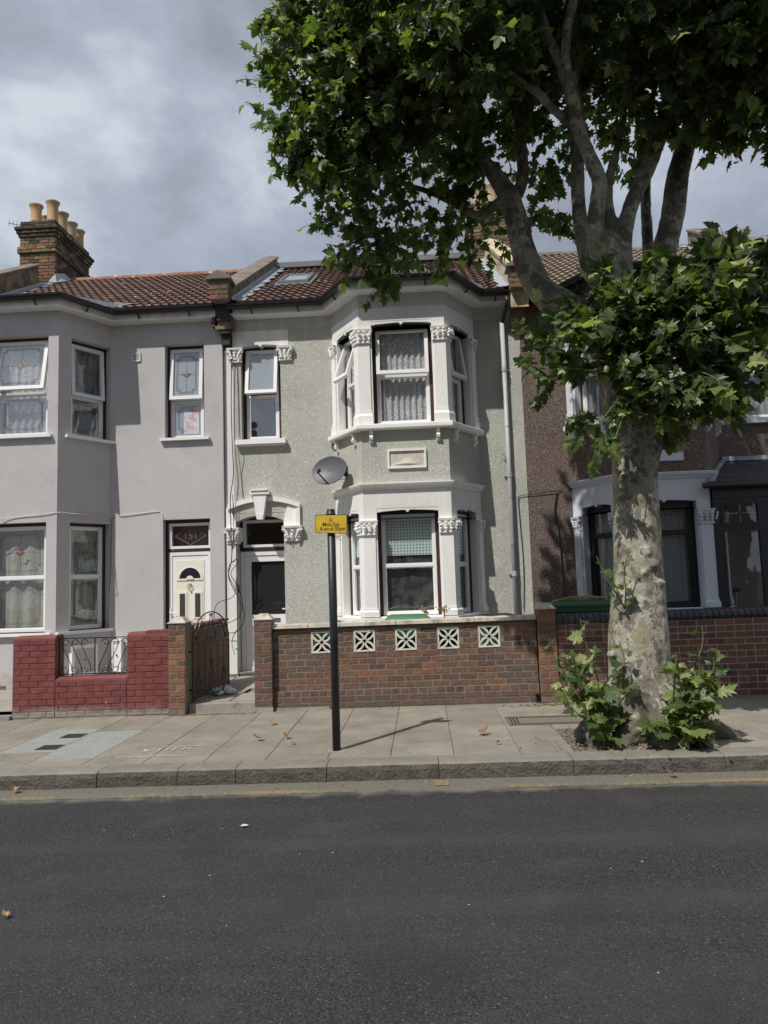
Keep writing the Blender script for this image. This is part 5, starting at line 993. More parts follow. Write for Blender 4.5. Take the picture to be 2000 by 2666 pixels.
part(WB, 'coping_mortar', MB().box(1.63, 5.4, 8.96, 9.12, .925, .985), 'mortar_pale', True)

# ------------------------------------------------------------------ ironwork
def scroll(c, r, a0, turns, sgn=1, n=16, k=.25, pl=None):
    """spiral in the (u,z) plane starting at angle a0"""
    return [(c[0]+r*(1-(1-k)*i/n)*math.cos(a0+sgn*2*math.pi*turns*i/n), c[1]+r*(1-(1-k)*i/n)*math.sin(a0+sgn*2*math.pi*turns*i/n)) for i in range(n+1)]
def iron(parent, F, name, pts, r=.0055, d=0., m='black_gloss_metal', slope=False):
    return part(parent, name, MB().tube([F.p(u, d, z) for u, z in pts], r, 5), m, slope)
RL = thing('railing', 'black wrought-iron scroll railing filling the gap in the red wall', 'railing', (-4.2, 8.95, .45)); FR_ = Face((-4.66, 8.96), (-3.73, 8.96))
zb, zt_ = .495, .945
for z in (zb, zt_): part(RL, 'rail', MB().fbox(FR_, .0, .93, -.006, .006, z-.006, z+.006), 'black_gloss_metal')
for u in (.008, .465, .922): part(RL, 'bar', MB().fbox(FR_, u-.006, u+.006, -.005, .005, zb, zt_), 'black_gloss_metal')
for s, c in ((1, 0), (-1, .93)):
    for k in range(3):
        X = lambda u: c+s*u
        ub = .075+.125*k; r = .052
        top = [(X(ub-.0+r*math.cos(a)*-1), zt_-.058+r*math.sin(a)) for a in [math.pi*(1.55-1.75*i/12)-math.pi for i in range(13)]]
        P = scroll((X(ub), zt_-.06), r, 0 if s > 0 else math.pi, .95, s*1, 14, .35)
        Q = scroll((X(ub+.0), zb+.06), r, 0 if s > 0 else math.pi, .95, -s*1, 14, .35)
        iron(RL, FR_, 'scroll', P); iron(RL, FR_, 'scroll', Q)
        iron(RL, FR_, 'diagonal_bar', [(X(ub-r), zt_-.06), (X(ub-r+.03), zt_-.12), (X(ub+.085), zb+.10), (X(ub+.09), zb+.03)])
for u in (.17, .72): part(RL, 'foot', MB().fbox(FR_, u-.01, u+.01, -.005, .005, zb-.045, zb), 'black_gloss_metal')
GT = thing('garden_gate', 'arched black wrought-iron garden gate standing half open', 'gate', (-2.95, 8.98, .15)); FG = Face((-2.94, 8.96), (-2.67, 9.70)); w = FG.L; g0, g1 = .16, .83
for u in (.008, w-.008): part(GT, 'stile', MB().fbox(FG, u-.010, u+.010, -.006, .006, g0, g1), 'black_gloss_metal')
for z in (g0, g1): part(GT, 'rail', MB().fbox(FG, 0, w, -.006, .006, z-.008, z+.008), 'black_gloss_metal')
iron(GT, FG, 'arch_bar', [(w/2-(w/2-.006)*math.cos(a), g1+.385*math.sin(a)) for a in [math.pi*i/20 for i in range(21)]], .009)
for i in range(1, 6): iron(GT, FG, 'bar', [(w*i/6, g0), (w*i/6, g1)], .0055)
for (uc, h) in ((w/6, .30), (w/2, .42), (w*5/6, .30)):
    for s in (-1, 1): iron(GT, FG, 'diagonal_bar', [(uc+s*.012, g0+h), (uc+s*.05, g0+h*.45), (uc+s*.088, g0+.10)], .0045); iron(GT, FG, 'scroll', scroll((uc+s*.046, g0+.062), .044, 0 if s > 0 else math.pi, 1.1, -s, 16, .3), .0045); iron(GT, FG, 'scroll', scroll((uc+s*.022, g0+h+.012), .02, math.pi if s > 0 else 0, 1.0, -s, 12, .3), .0045)
for s in (-1, 1):
    iron(GT, FG, 'scroll', scroll((w/2+s*.20, g1+.22), .058, math.pi/2, 1.25, s, 18, .3)); iron(GT, FG, 'scroll', scroll((w/2+s*.30, g1+.06), .05, math.pi if s > 0 else 0, 1.1, -s, 16, .3)); iron(GT, FG, 'scroll', scroll((w/2+s*.05, g1+.05), .048, 0 if s > 0 else math.pi, 1.2, -s, 16, .3))
    iron(GT, FG, 'diagonal_bar', [(w/2+s*.008, g1+.36), (w/2+s*.05, g1+.2), (w/2+s*.09, g1+.09), (w/2+s*.095, g1+.04)]); iron(GT, FG, 'diagonal_bar', [(w/2+s*.2, g1+.278), (w/2+s*.25, g1+.2), (w/2+s*.32, g1+.02)]); iron(GT, FG, 'scroll', scroll((w/2+s*.022, g1+.345), .02, 0 if s > 0 else math.pi, 1, s, 10, .3))
part(GT, 'hinge', MB().box(-2.985, -2.93, 8.95, 8.97, .25, .27).box(-2.985, -2.93, 8.95, 8.97, .72, .74), 'black_gloss_metal')

# ------------------------------------------------------------------ parking sign on its post
PX_, PY_ = -.855, 6.76
SP = thing('sign_post', 'black steel post holding a small yellow parking restriction plate', 'sign post', (PX_, PY_, 0))
m = MB(); m.lathe((PX_, PY_, 0), [(.038, -.1), (.038, 2.215), (.030, 2.217)], 20); m.sm = False; part(SP, 'post', m, 'pole_black', smooth=True)
part(SP, 'post_cap', MB().lathe((PX_, PY_, 2.2), [(.030, 0), (.046, .002), (.046, .012), (.040, .016), (.040, .045), (.036, .055), (.0, .057)], 20), 'plastic_black', smooth=True)
FS = Face((PX_-.145, PY_-.048+.006), (PX_+.158, PY_-.048-.012)); pl = MB(); zz0, zz1 = 2.025, 2.195
c_ = .012; out_ = [(c_, zz0+.008), (.295, zz0-.012), (.303, zz0), (.305, zz1-.012), (.297, zz1-.004), (.010, zz1+.006), (.002, zz1-.004), (.004, zz0+.016)]
pt_ = part(SP, 'sign_plate', MB().fpoly(FS, out_, 0, .004), 'sign_yellow')
bd = MB(); 
for p, q in zip(out_, out_[1:]+out_[:1]):
    dx, dz = q[0]-p[0], q[1]-p[1]; l = math.hypot(dx, dz) or 1; nx, nz = -dz/l*.0025, dx/l*.0025; bd.fpoly(FS, [(p[0]+nx, p[1]+nz), (p[0]-nx, p[1]-nz), (q[0]-nx, q[1]-nz), (q[0]+nx, q[1]+nz)][::1], .0035, .0048)
part(pt_, 'border_line', bd, 'sign_text')
rz = math.atan2(FS.d.y, FS.d.x)
text(pt_, 'lettering', 'Mon.Sat', .050, FS.p(.150, .0055, 2.104), 'sign_text', rot=(math.pi/2, 0.03, rz), ext=.0006, bold=.0001); text(pt_, 'lettering', '8 am.6\u00b730pm', .047, FS.p(.168, .0055, 2.062), 'sign_text', rot=(math.pi/2, 0.03, rz), ext=.0006, bold=.0001)
cc = lambda r, n=18: [(.15+r*math.cos(2*math.pi*i/n), 2.152+r*math.sin(2*math.pi*i/n)) for i in range(n)]
part(pt_, 'roundel', MB().fpoly(FS, cc(.0185), .004, .0055), 'sign_red'); part(pt_, 'roundel', MB().fpoly(FS, cc(.0125), .0055, .0065), 'sign_blue'); part(pt_, 'roundel_slash', MB().fpoly(FS, [(.140, 2.166), (.136, 2.162), (.160, 2.138), (.164, 2.142)], .0065, .0075), 'sign_red')
part(SP, 'clip', MB().box(PX_-.045, PX_+.045, PY_-.046, PY_+.045, 2.10, 2.125), 'steel'); part(SP, 'post_collar', MB().box(PX_-.08, PX_+.085, PY_-.07, PY_+.06, -.01, .003), 'concrete_dirty', True)
for u in (.135, .17): part(pt_, 'rivet', MB().blob(FS.p(u, .005, 2.125), .006, (1, .6, 1), 0), 'steel')

# ------------------------------------------------------------------ satellite dish on the bay corner
SD = thing('satellite_dish', 'dark grey oval satellite dish bracketed to the left cheek of the bay', 'satellite dish', (-1.2, 11.35, 3.3))
dc = Vector((-1.42, 11.12, 3.325)); nrm = Vector((-.30, -.86, .30)).normalized(); ux = Vector((1, -.30, .03)); ux = (ux-nrm*ux.dot(nrm)).normalized(); uy = nrm.cross(ux)
if uy.z < 0: uy = -uy
rings = []
for j in range(9):
    q = j/8.; rings.append([dc+ux*(.305*q*math.cos(t))+uy*(.245*q*math.sin(t))-nrm*(.055*(1-q*q)) for t in [2*math.pi*k/36 for k in range(36)]])
dsh = MB(); dsh.loft(rings, True, False); dsh.loft([[p-nrm*.006 for p in r] for r in rings], True, False); dsh.loft([rings[-1], [p-nrm*.012+ (p-dc).normalized()*.004 for p in rings[-1]], [p-nrm*.012 for p in rings[-1]]], True, False); part(SD, 'dish_reflector', dsh, 'dish_grey', smooth=True)
lnb = dc+nrm*.24-uy*.12-ux*.06; arm = MB().tube([dc-uy*.222-nrm*.02, dc-uy*.235+nrm*.05, lnb-uy*.03], .012, 6); part(SD, 'feed_arm', arm, 'plastic_black')
part(SD, 'receiver_head', MB().tube([lnb-uy*.03, lnb+uy*.03], .022, 8).tube([lnb+uy*.02+nrm*.02, lnb+uy*.02-nrm*.05], .026, 10), 'plastic_black')
part(SD, 'mount', MB().tube([dc-nrm*.06, (-1.22, 11.28, 3.32), (-1.15, 11.38, 3.32)], .018, 8).box(-1.20, -1.09, 11.30, 11.44, 3.25, 3.40), 'plastic_black'); part(SD, 'cable', MB().tube([lnb-uy*.03, dc-uy*.26+ux*.02, dc-uy*.20+ux*.2, (-1.14, 11.3, 3.2), (-1.12, 11.42, 3.3)], .005, 5), 'cable_black')
for u, v in ((-.02, .02), (.05, .02), (.03, -.1)): part(SD, 'bolt', MB().blob(dc+ux*u+uy*v-nrm*.045, .007, (1, 1, 1), 0), 'plastic_black')
# ------------------------------------------------------------------ pipes, vents, cables
DP = thing('downpipe', 'pale grey downpipe fixed to the right side of the green house front', 'downpipe', (1.49, 11.62, 0))
part(DP, 'pipe', MB().tube([(1.485, 11.62, 5.78), (1.49, 11.62, .12)], .036, 12), 'downpipe_grey', smooth=True)
part(DP, 'swan_neck', MB().tube([(1.56, 11.40, 6.14), (1.56, 11.40, 6.05), (1.54, 11.48, 5.95), (1.50, 11.60, 5.82), (1.485, 11.62, 5.76)], .036, 10), 'plastic_black', smooth=True)
for z in (4.93, 3.16, 1.55): part(DP, 'socket', MB().lathe((1.488, 11.62, z), [(.036, 0), (.044, .002), (.044, .075), (.036, .08)], 14).box(1.41, 1.57, 11.66, 11.70, z+.03, z+.05), 'downpipe_grey')
for z in (2.82, 2.05, 4.0): part(DP, 'joint_ring', MB().lathe((1.488, 11.62, z), [(.0365, 0), (.038, .001), (.038, .007), (.0365, .008)], 14), 'plastic_black')
AV = thing('air_vent', 'small cream square air vent on the lilac house wall', 'air vent', (-4.77, y1, 5.5)); FV = Face((-4.84, y1), (-4.69, y1)); m = MB(); frame(m, FV, 0, .15, 5.425, 5.575, .02, 0, .022); part(AV, 'frame', m, 'vent_cream')
for k in range(5): part(AV, 'slat', MB().fbox(FV, .02, .13, .004, .016, 5.447+.023*k, 5.459+.023*k), 'vent_cream')
part(AV, 'mesh_backing', MB().fbox(FV, .02, .13, -.01, .003, 5.445, 5.555), 'dark_void')
def cable(name, pts, r, m, label, cat='cable', group='cables on the house fronts'):
    P = [Vector(p) for p in pts]; Q = []
    for i in range(len(P)-1):
        a, b, c, d = P[max(i-1, 0)], P[i], P[i+1], P[min(i+2, len(P)-1)]
        for k in range(5):
            t = k/5.; Q.append(.5*((2*b)+(c-a)*t+(2*a-5*b+4*c-d)*t*t+(3*b-a-3*c+d)*t**3))
    Q.append(P[-1]); return single(name, MB().tube(Q, r, 5), m, label, cat, tuple(P[0]), group)
cable('wall_cable', [(-3.11, 11.5, 5.9), (-3.10, 11.63, 5.5), (-3.12, 11.65, 4.6), (-3.11, 11.65, 3.9), (-3.09, 11.62, 3.4), (-3.14, 11.6, 3.0), (-3.13, 11.58, 2.5), (-3.12, 11.58, 2.1), (-3.14, 11.58, 1.9), (-3.18, 11.57, 1.72), (-3.12, 11.55, 1.55), (-2.98, 11.5, 1.3), (-2.90, 11.48, 1.1), (-2.95, 11.48, .88), (-3.1, 11.5, .78), (-3.25, 11.5, .82)], .0075, 'cable_black', 'black cable running down the party line and looping low beside the doorway')
cable('wall_cable', [(-3.10, 11.6, 3.05), (-3.09, 11.6, 2.4), (-3.13, 11.58, 1.95), (-3.04, 11.58, 1.98), (-3.03, 11.57, 1.90), (-3.14, 11.57, 1.74), (-3.0, 11.52, 1.5), (-2.93, 11.5, 1.25), (-2.98, 11.48, 1.05), (-3.16, 11.5, .95), (-3.33, 11.5, .95)], .006, 'cable_black', 'coiled black cable loop hanging beside the green house doorway')
cable('wall_cable', [(-3.05, 11.58, 1.98), (-3.16, 11.57, 1.88), (-3.17, 11.56, 1.70), (-3.05, 11.5, 1.48), (-3.1, 11.45, 1.35), (-3.3, 11.4, 1.28), (-3.38, 11.4, 1.1), (-3.34, 11.4, .9)], .006, 'cable_black', 'black cable tail curling left over the lilac wall by the gate')
cable('wall_cable', [(-3.02, 11.69, 5.3), (-3.01, 11.685, 4.7), (-3.0, 11.685, 4.1), (-3.0, 11.60, 3.85), (-2.98, 11.685, 3.4), (-2.95, 11.685, 3.0)], .006, 'cable_grey', 'grey cable falling past the sill of the narrow green house window')
cable('wall_cable', [(-8.0, 11.6, 2.74), (-7.1, 10.84, 2.70), (-6.4, 10.855, 2.73), (-5.74, 10.86, 2.78), (-5.62, 10.98, 2.78), (-5.2, 11.64, 2.77), (-5.0, 11.65, 2.78), (-4.6, 11.655, 2.81), (-4.36, 11.655, 2.82), (-4.31, 11.62, 2.70)], .006, 'cable_white', 'thin pale cable pinned across the lilac house above the ground floor windows')
cable('wall_cable', [(-5.17, 11.65, 2.76), (-5.19, 11.65, 2.5), (-5.2, 11.65, 1.9), (-5.22, 11.65, 1.5)], .006, 'cable_grey', 'grey cable dropping down the corner of the lilac bay')
cable('wall_cable', [(1.62, 11.68, 1.0), (1.65, 11.68, 1.7), (1.63, 11.68, 2.4), (1.62, 11.68, 2.78), (1.66, 11.68, 2.86), (1.9, 11.68, 2.88), (2.25, 11.67, 2.92), (2.50, 11.66, 2.95), (3.0, 10.86, 3.07)], .006, 'cable_black', 'thin cable from behind the low wall up and across to the brown house bay')
cable('wall_cable', [(2.25, 11.67, 2.90), (2.20, 11.67, 2.6), (2.25, 11.67, 2.2), (2.27, 11.67, 1.6), (2.30, 11.67, .9)], .011, 'cable_black', 'thicker black cable dropping down the brown pebbledash')
cable('wall_cable', [(1.38, 11.66, 3.55), (1.42, 11.62, 3.52), (1.46, 11.66, 3.4), (1.5, 11.64, 3.2), (1.47, 11.66, 2.9)], .006, 'cable_black', 'loose cut cable end beside the pale downpipe')
TA = thing('television_aerial', 'thin television aerial poking out left of the tall chimney', 'aerial', (-9.1, 15.2, 9.9)); part(TA, 'boom', MB().tube([(-9.22, 15.2, 10.02), (-8.80, 15.25, 9.93)], .008, 5).tube([(-8.84, 15.25, 9.0), (-8.84, 15.25, 10.0)], .012, 5), 'iron_dark')
for k in range(5): x = -9.2+.09*k; part(TA, 'element', MB().tube([(x-.01, 15.2, 9.93-.02*k+.02), (x+.01, 15.2, 10.10-.02*k)], .005, 4), 'iron_dark')
for (a, b, z0, z1, lab, F) in ((.22, .66, .20, .68, 'white framed gas meter box with grey door under the lilac bay window', Face((-5.72, 10.87), (-5.2, y1))), (.06, .22, .20, .72, 'narrow white electricity meter box at the foot of the lilac wall', Face((-5.2, y1), (-4, y1)))):
    q = F.p(a, 0, z0); M_ = thing('meter_box', lab, 'meter box', q); f = MB(); frame(f, F, a, b, z0, z1, .05 if b-a > .3 else .02, .0, .10); part(M_, 'frame', f, 'upvc_white'); part(M_, 'door', MB().fbox(F, a+.02, b-.02, .0, .085, z0+.02, z1-.02), 'lilac_render' if b-a > .3 else 'upvc_white'); part(M_, 'lock', MB().fbox(F, (a+b)/2-.01, (a+b)/2+.01, .085, .105, (z0+z1)/2, (z0+z1)/2+.02), 'plastic_black')
# ------------------------------------------------------------------ bins
def bin_(x, y, w, d, h, lab, lidm, bm='bin_green', rot=0, lw=1.06):
    B_ = thing('wheelie_bin', lab, 'wheelie bin', (x, y, .09), 'wheelie bins behind the garden walls'); c, s = math.cos(rot), math.sin(rot)
    def tr(px, py): return (x+px*c-py*s, y+px*s+py*c)
    def rect(sx, sy, z): return [(*tr(a*w/2*sx, b*d/2*sy), z) for a, b in ((-1, -1), (1, -1), (1, 1), (-1, 1))]
    part(B_, 'body', MB().loft([rect(.80, .78, .15), rect(.97, .97, h-.10), rect(1.05, 1.05, h-.095), rect(1.05, 1.05, h-.04)]), bm)
    part(B_, 'lid', MB().loft([rect(lw, 1.08, h-.038), rect(lw, 1.08, h-.01), rect(.92, .92, h+.035), rect(.75, .75, h+.055)]), lidm)
    for q in (-1, 1): cx_, cy_ = tr(q*w*.36, d*.42); part(B_, 'wheel', MB().tube([(cx_-.03, cy_, .19), (cx_+.03, cy_, .19)], .1, 12), 'plastic_black')
    hx, hy = tr(-w*.3, d*.56); hx2, hy2 = tr(w*.3, d*.56); part(B_, 'handle', MB().tube([(hx, hy, h-.05), (hx2, hy2, h-.05)], .014, 6), bm); return B_
bin_(-.22, 9.55, .58, .5, 1.035, 'green bin, its pale lid just showing under the ground floor bay window', 'bin_green_light')
bin_(.98, 9.75, .50, .5, 1.0, 'dark green bin at the right end behind the pierced wall', 'bin_green', rot=.1)
b3 = bin_(2.08, 9.62, .74, .62, 1.17, 'large green bin with tan rimmed lid behind the brown house wall', 'bin_green', rot=-.12)
part(b3, 'lid_rim', MB().tube([(1.68, 9.42, 1.20), (1.85, 9.38, 1.25), (2.1, 9.36, 1.265), (2.35, 9.36, 1.24)], .016, 6), 'bin_lid_orange')
bin_(-1.32, 9.55, .5, .45, .93, 'green bin hidden behind the leftmost pierced block', 'bin_green')
bin_(-.79, 9.5, .46, .45, .90, 'grey bin behind the second pierced block from the left', 'bin_grey', 'bin_grey')
bin_(.36, 9.5, .42, .45, .90, 'grey bin behind the fourth pierced block from the left', 'bin_grey', 'bin_grey')
for x, lab in ((.02, 'left clump of dried brown flower heads behind the wall coping'), (.29, 'right clump of dried brown flower heads behind the wall coping')):
    f = MB(); 
    for k in range(26): f.blob((x+random.gauss(0, .035), 10.0+random.gauss(0, .03), 1.13+random.gauss(0, .022)), random.uniform(.008, .015), (1, 1, 1), .4, 5, 3)
    D_ = thing('dried_flower', lab, 'dried flowers', (x, 10, .09), 'dried flowers'); part(D_, 'flower_head', f, 'dry_flower', kind='stuff'); part(D_, 'stem', MB().tube([(x, 10, .1), (x, 10, 1.12)], .008, 5), 'stem_brown')
    part(D_, 'flower_pot', MB().lathe((x, 10, .085), [(.07, 0), (.10, .2), (.11, .2), (.11, .24), (.09, .24)], 12), 'brown_plastic')
m = MB(); m.sm = True
for k, (x, y, z, r) in enumerate(((-2.83, 9.62, .13, .085), (-2.72, 9.66, .15, .09), (-2.63, 9.60, .13, .07), (-2.76, 9.52, .12, .06))): m.blob((x, y, z+.01), r, (1.15, .9, .62), .18, 9, 6)
single('plastic_bag', m, 'bag_white', 'crumpled white plastic bag on the path just behind the iron gate', 'plastic bag', (-2.73, 9.6, .095), smooth=True)
single('doormat', MB().box(-2.98, -2.35, 11.45, 11.82, .095, .118), 'doormat', 'brown doormat on the step of the white glazed door', 'doormat', (-2.66, 11.6, .095))
single('garden_tap', MB().tube([(1.34, 8.92, .0), (1.34, 8.92, .10), (1.345, 8.90, .115)], .014, 6).box(1.325, 1.365, 8.88, 8.93, .11, .125), 'plastic_black', 'small black stub pipe at the right foot of the pierced wall', 'pipe', (1.34, 8.92, 0))
single('rainwater_shoe', MB().lathe((1.685, 8.84, .02), [(.082, 0), (.080, .03), (.055, .14), (.050, .15)], 16), 'brown_plastic', 'brown conical pipe outlet at the foot of the brick pier by the tree', 'pipe', (1.685, 8.84, .0), smooth=True)
# ------------------------------------------------------------------ covers and litter on the pavement
def gcover(x0, x1, y0, y1, lab, par_=None):
    C_ = thing('manhole_cover', lab, 'manhole cover', ((x0+x1)/2, (y0+y1)/2, 0), 'covers in the pavement'); part(C_, 'plate', MB().box(x0, x1, y0, y1, -.01, .005), 'iron_dark', True); st = MB()
    for i in range(6): st.box(x0+.01+(x1-x0-.02)*i/6, x0+.025+(x1-x0-.02)*i/6, y0+.01, y1-.01, .005, .008)
    part(C_, 'raised_pattern', st, 'iron_dark', True, kind='stuff')
gcover(-3.96, -3.74, 7.13, 7.33, 'nearer small dark cover set in the pale slabs'); gcover(-3.98, -3.75, 7.66, 7.86, 'farther small dark cover set in the pale slabs')
DC = thing('drain_cover', 'long rectangular slotted frame cover with concrete infill beside the tree pit', 'drain cover', (1.27, 7.84, 0), 'covers in the pavement')
part(DC, 'concrete_infill', MB().box(.86, 1.70, 7.64, 8.04, -.02, .004), 'mortar_dark', True); fr_ = MB(); frm = 'rust'
fr_.box(.85, 1.71, 7.63, 7.645, -.01, .008).box(.85, 1.71, 8.035, 8.05, -.01, .008).box(.85, .865, 7.645, 8.035, -.01, .008).box(1.695, 1.71, 7.645, 8.035, -.01, .008); part(DC, 'frame', fr_, frm, True)
sl = MB()
for i in range(26): sl.box(.875+i*.032, .892+i*.032, 7.655, 7.70, .0045, .0065).box(.875+i*.032, .892+i*.032, 7.985, 8.03, .0045, .0065)
for i in range(3): sl.box(.885+i*.035, .90+i*.035, 7.71, 7.975, .0045, .0065)
part(DC, 'slots', sl, 'dark_void', True, kind='stuff')
single('gully_cover', MB().box(1.34, 1.46, 8.86, 8.92, -.01, .006), 'iron_dark', 'tiny dark grating at the foot of the pierced wall', 'grating', (1.4, 8.88, 0), 'covers in the pavement', True)
ck = MB()
for (a, b, y) in ((-2.95, -2.25, 6.72), (-2.62, -2.22, 7.10)): ck.box(a, b, y, y+.018, .0025, .004)
single('painted_lines', ck, 'chalk', 'two faint white lines sprayed on the pavement near the kerb', 'paint marks', (-2.6, 6.8, 0), None, True)
sc_ = MB(); sq = lambda P_: sc_.loft([[(x-.012, y, .0045), (x+.012, y, .0045)] for x, y in P_], close=False)
for k, P_ in enumerate(([(0, .10), (.04, .03), (.02, 0)], [(.09, .11), (.04, .03)], [(.13, .04), (.13, .11), (.19, .11), (.19, .03), (.13, .03)], [(.25, .12), (.24, .03), (.31, .03), (.32, .12)], [(.36, .11), (.36, .05), (.46, .06), (.37, .03), (.48, .02)])): sq([(-2.78+a*1.25, 6.90+b*1.2) for a, b in P_])
single('sprayed_scribble', sc_, 'chalk', 'worn illegible white scribble sprayed between two lines on the pavement', 'paint marks', (-2.6, 6.9, 0), None, True)
# leaves: one outline, many uses
HALF = [(.0, -.02), (.16, -.14), (.30, -.10), (.44, -.16), (.42, .0), (.60, .04), (.50, .14), (.70, .26), (.50, .30), (.42, .36), (.58, .46), (.66, .68), (.50, .62), (.40, .70), (.30, .60), (.24, .64), (.26, .82), (.12, .88), (.0, 1.12)]
HALF_LO = [(.0, -.02), (.38, -.15), (.40, .05), (.66, .22), (.40, .34), (.62, .66), (.32, .60), (.22, .84), (.0, 1.1)]
def leaf_geo(half, curl, fold, seed):
    rs = random.Random(seed); P = half+[(-x, y) for x, y in half[-2:0:-1]]; c = (0, .30); pts = [c]+[(x*(1+rs.uniform(-.08, .08)), y*(1+rs.uniform(-.05, .05))) for x, y in P]; v = []
    for x, y in pts: v.append((x, y, -fold*abs(x)-curl*(y-.3)**2+(.05*math.sin(5*x+seed)+.04*math.sin(7*y+seed))*(.6+curl)))
    return v, [(0, i, i % (len(P))+1) for i in range(1, len(P)+1)]
def leaf_mesh(name, half, curl, fold, seed):
    v, f = leaf_geo(half, curl, fold, seed); me = bpy.data.meshes.new(name); me.from_pydata(v, [], f); return me
dead = [leaf_mesh('fallen_leaf', HALF_LO, c, f, s) for c, f, s in ((-.9, -.5, 1), (-.5, -.8, 2), (-1.1, -.2, 3))]
for k, (x, y, s, a, lab, zz) in enumerate(((-1.72, 8.01, .085, .3, 'long curled orange leaf on the pavement nearest the pierced wall', 0), (-1.41, 8.03, .045, 1.3, 'small tan leaf beside the long curled leaf', 0), (-1.68, 7.26, .10, 2.1, 'curled brown leaf left of the sign post, the larger of a pair', 0), (-1.41, 7.29, .085, .9, 'brown leaf just left of the sign post base', 0), (-1.33, 7.06, .05, 4.0, 'tiny brown leaf closest to the sign post', 0), (.51, 7.21, .11, 5.2, 'crumpled ochre leaf lying alone on the middle slabs', 0), (.64, 6.82, .055, 3.3, 'small ochre leaf near the kerb, right of the post shadow', 0), (-3.56, 6.10, .08, .5, 'brown leaf lying in the gutter at the far left', -.135), (2.0, 6.08, .08, 1.5, 'orange leaf lying in the gutter under the tree', -.135), (-2.25, 3.81, .045, 1.1, 'tiny brown leaf out on the dark road', -.135))):
    o = inst(None, 'fallen_leaf', dead[k % 3], 'dead_leaf', (x, y, zz+gz(x)+.012+s*.12), (.12, .1*k % .3, a), (s*.8, s*.8, s*.8)); o['label'] = lab; o['category'] = 'fallen leaf'; o['group'] = 'fallen leaves on the ground'
lt = MB(); rs = random.Random(5)
def bit(x, y, z, s, mb): a = rs.uniform(0, 6.3); mb.add([(x+s*math.cos(a+t)*(1 if t < 2 else .6), y+s*math.sin(a+t), z+rs.uniform(.001, s*.4)+gz(x)) for t in (0, 1.5, 3, 4.6)], [(0, 1, 2, 3)])
for i in range(150): bit(rs.uniform(-3, -2.1), 8.78+abs(rs.gauss(0, .03)), .002, rs.uniform(.006, .018), lt)
for i in range(420): bit(rs.uniform(-5.5, 4), 8.90-abs(rs.gauss(0, .05)) if rs.random() < .6 else rs.uniform(6.5, 8.8), .002, rs.uniform(.004, .012), lt)
for i in range(140): bit(1.5+rs.gauss(0, .25), 8.80-abs(rs.gauss(0, .06)), .002, rs.uniform(.008, .022), lt)
for i in range(160): bit(rs.uniform(-5, 4), 6.13+rs.gauss(0, .05), -.133, rs.uniform(.004, .012), lt)
for i in range(150): bit(1.9+rs.gauss(0, .4), 6.9+rs.gauss(0, .3), .0, rs.uniform(.008, .02), lt)
o = single('leaf_litter', lt, 'dead_leaf', 'scattered dry leaf crumbs along the wall foot and gutter', 'leaf litter', (0, 0, 0)); o['kind'] = 'stuff'
single('paper_scrap', MB().add([(-1.35, 5.13, -.13), (-1.30, 5.125, -.128), (-1.29, 5.15, -.129), (-1.33, 5.16, -.125)], [(0, 1, 2, 3)]), 'litter_white', 'white scrap of paper on the dark road', 'litter', (-1.32, 5.15, -.135))
st = MB()
for i in range(60): bit(rs.uniform(-4.5, 4), rs.uniform(3, 6) if rs.random() < .4 else 6.17, -.133, rs.uniform(.003, .008), st)
o = single('road_litter', st, 'litter_white', 'tiny pale specks of litter on the road and gutter', 'litter', (0, 0, -.135)); o['kind'] = 'stuff'
gd = MB()
for i in range(1400): bit(rs.uniform(-9, 8), rs.uniform(6.5, 8.9), .0005, rs.uniform(.003, .010), gd)
for i, v in enumerate(gd.v): gd.v[i] = (v[0], v[1], .0022+gz(v[0]))
o = single('chewing_gum_spots', gd, 'soot', 'dark flattened gum spots on the paving', 'gum spots', (0, 0, 0)); o['kind'] = 'stuff'

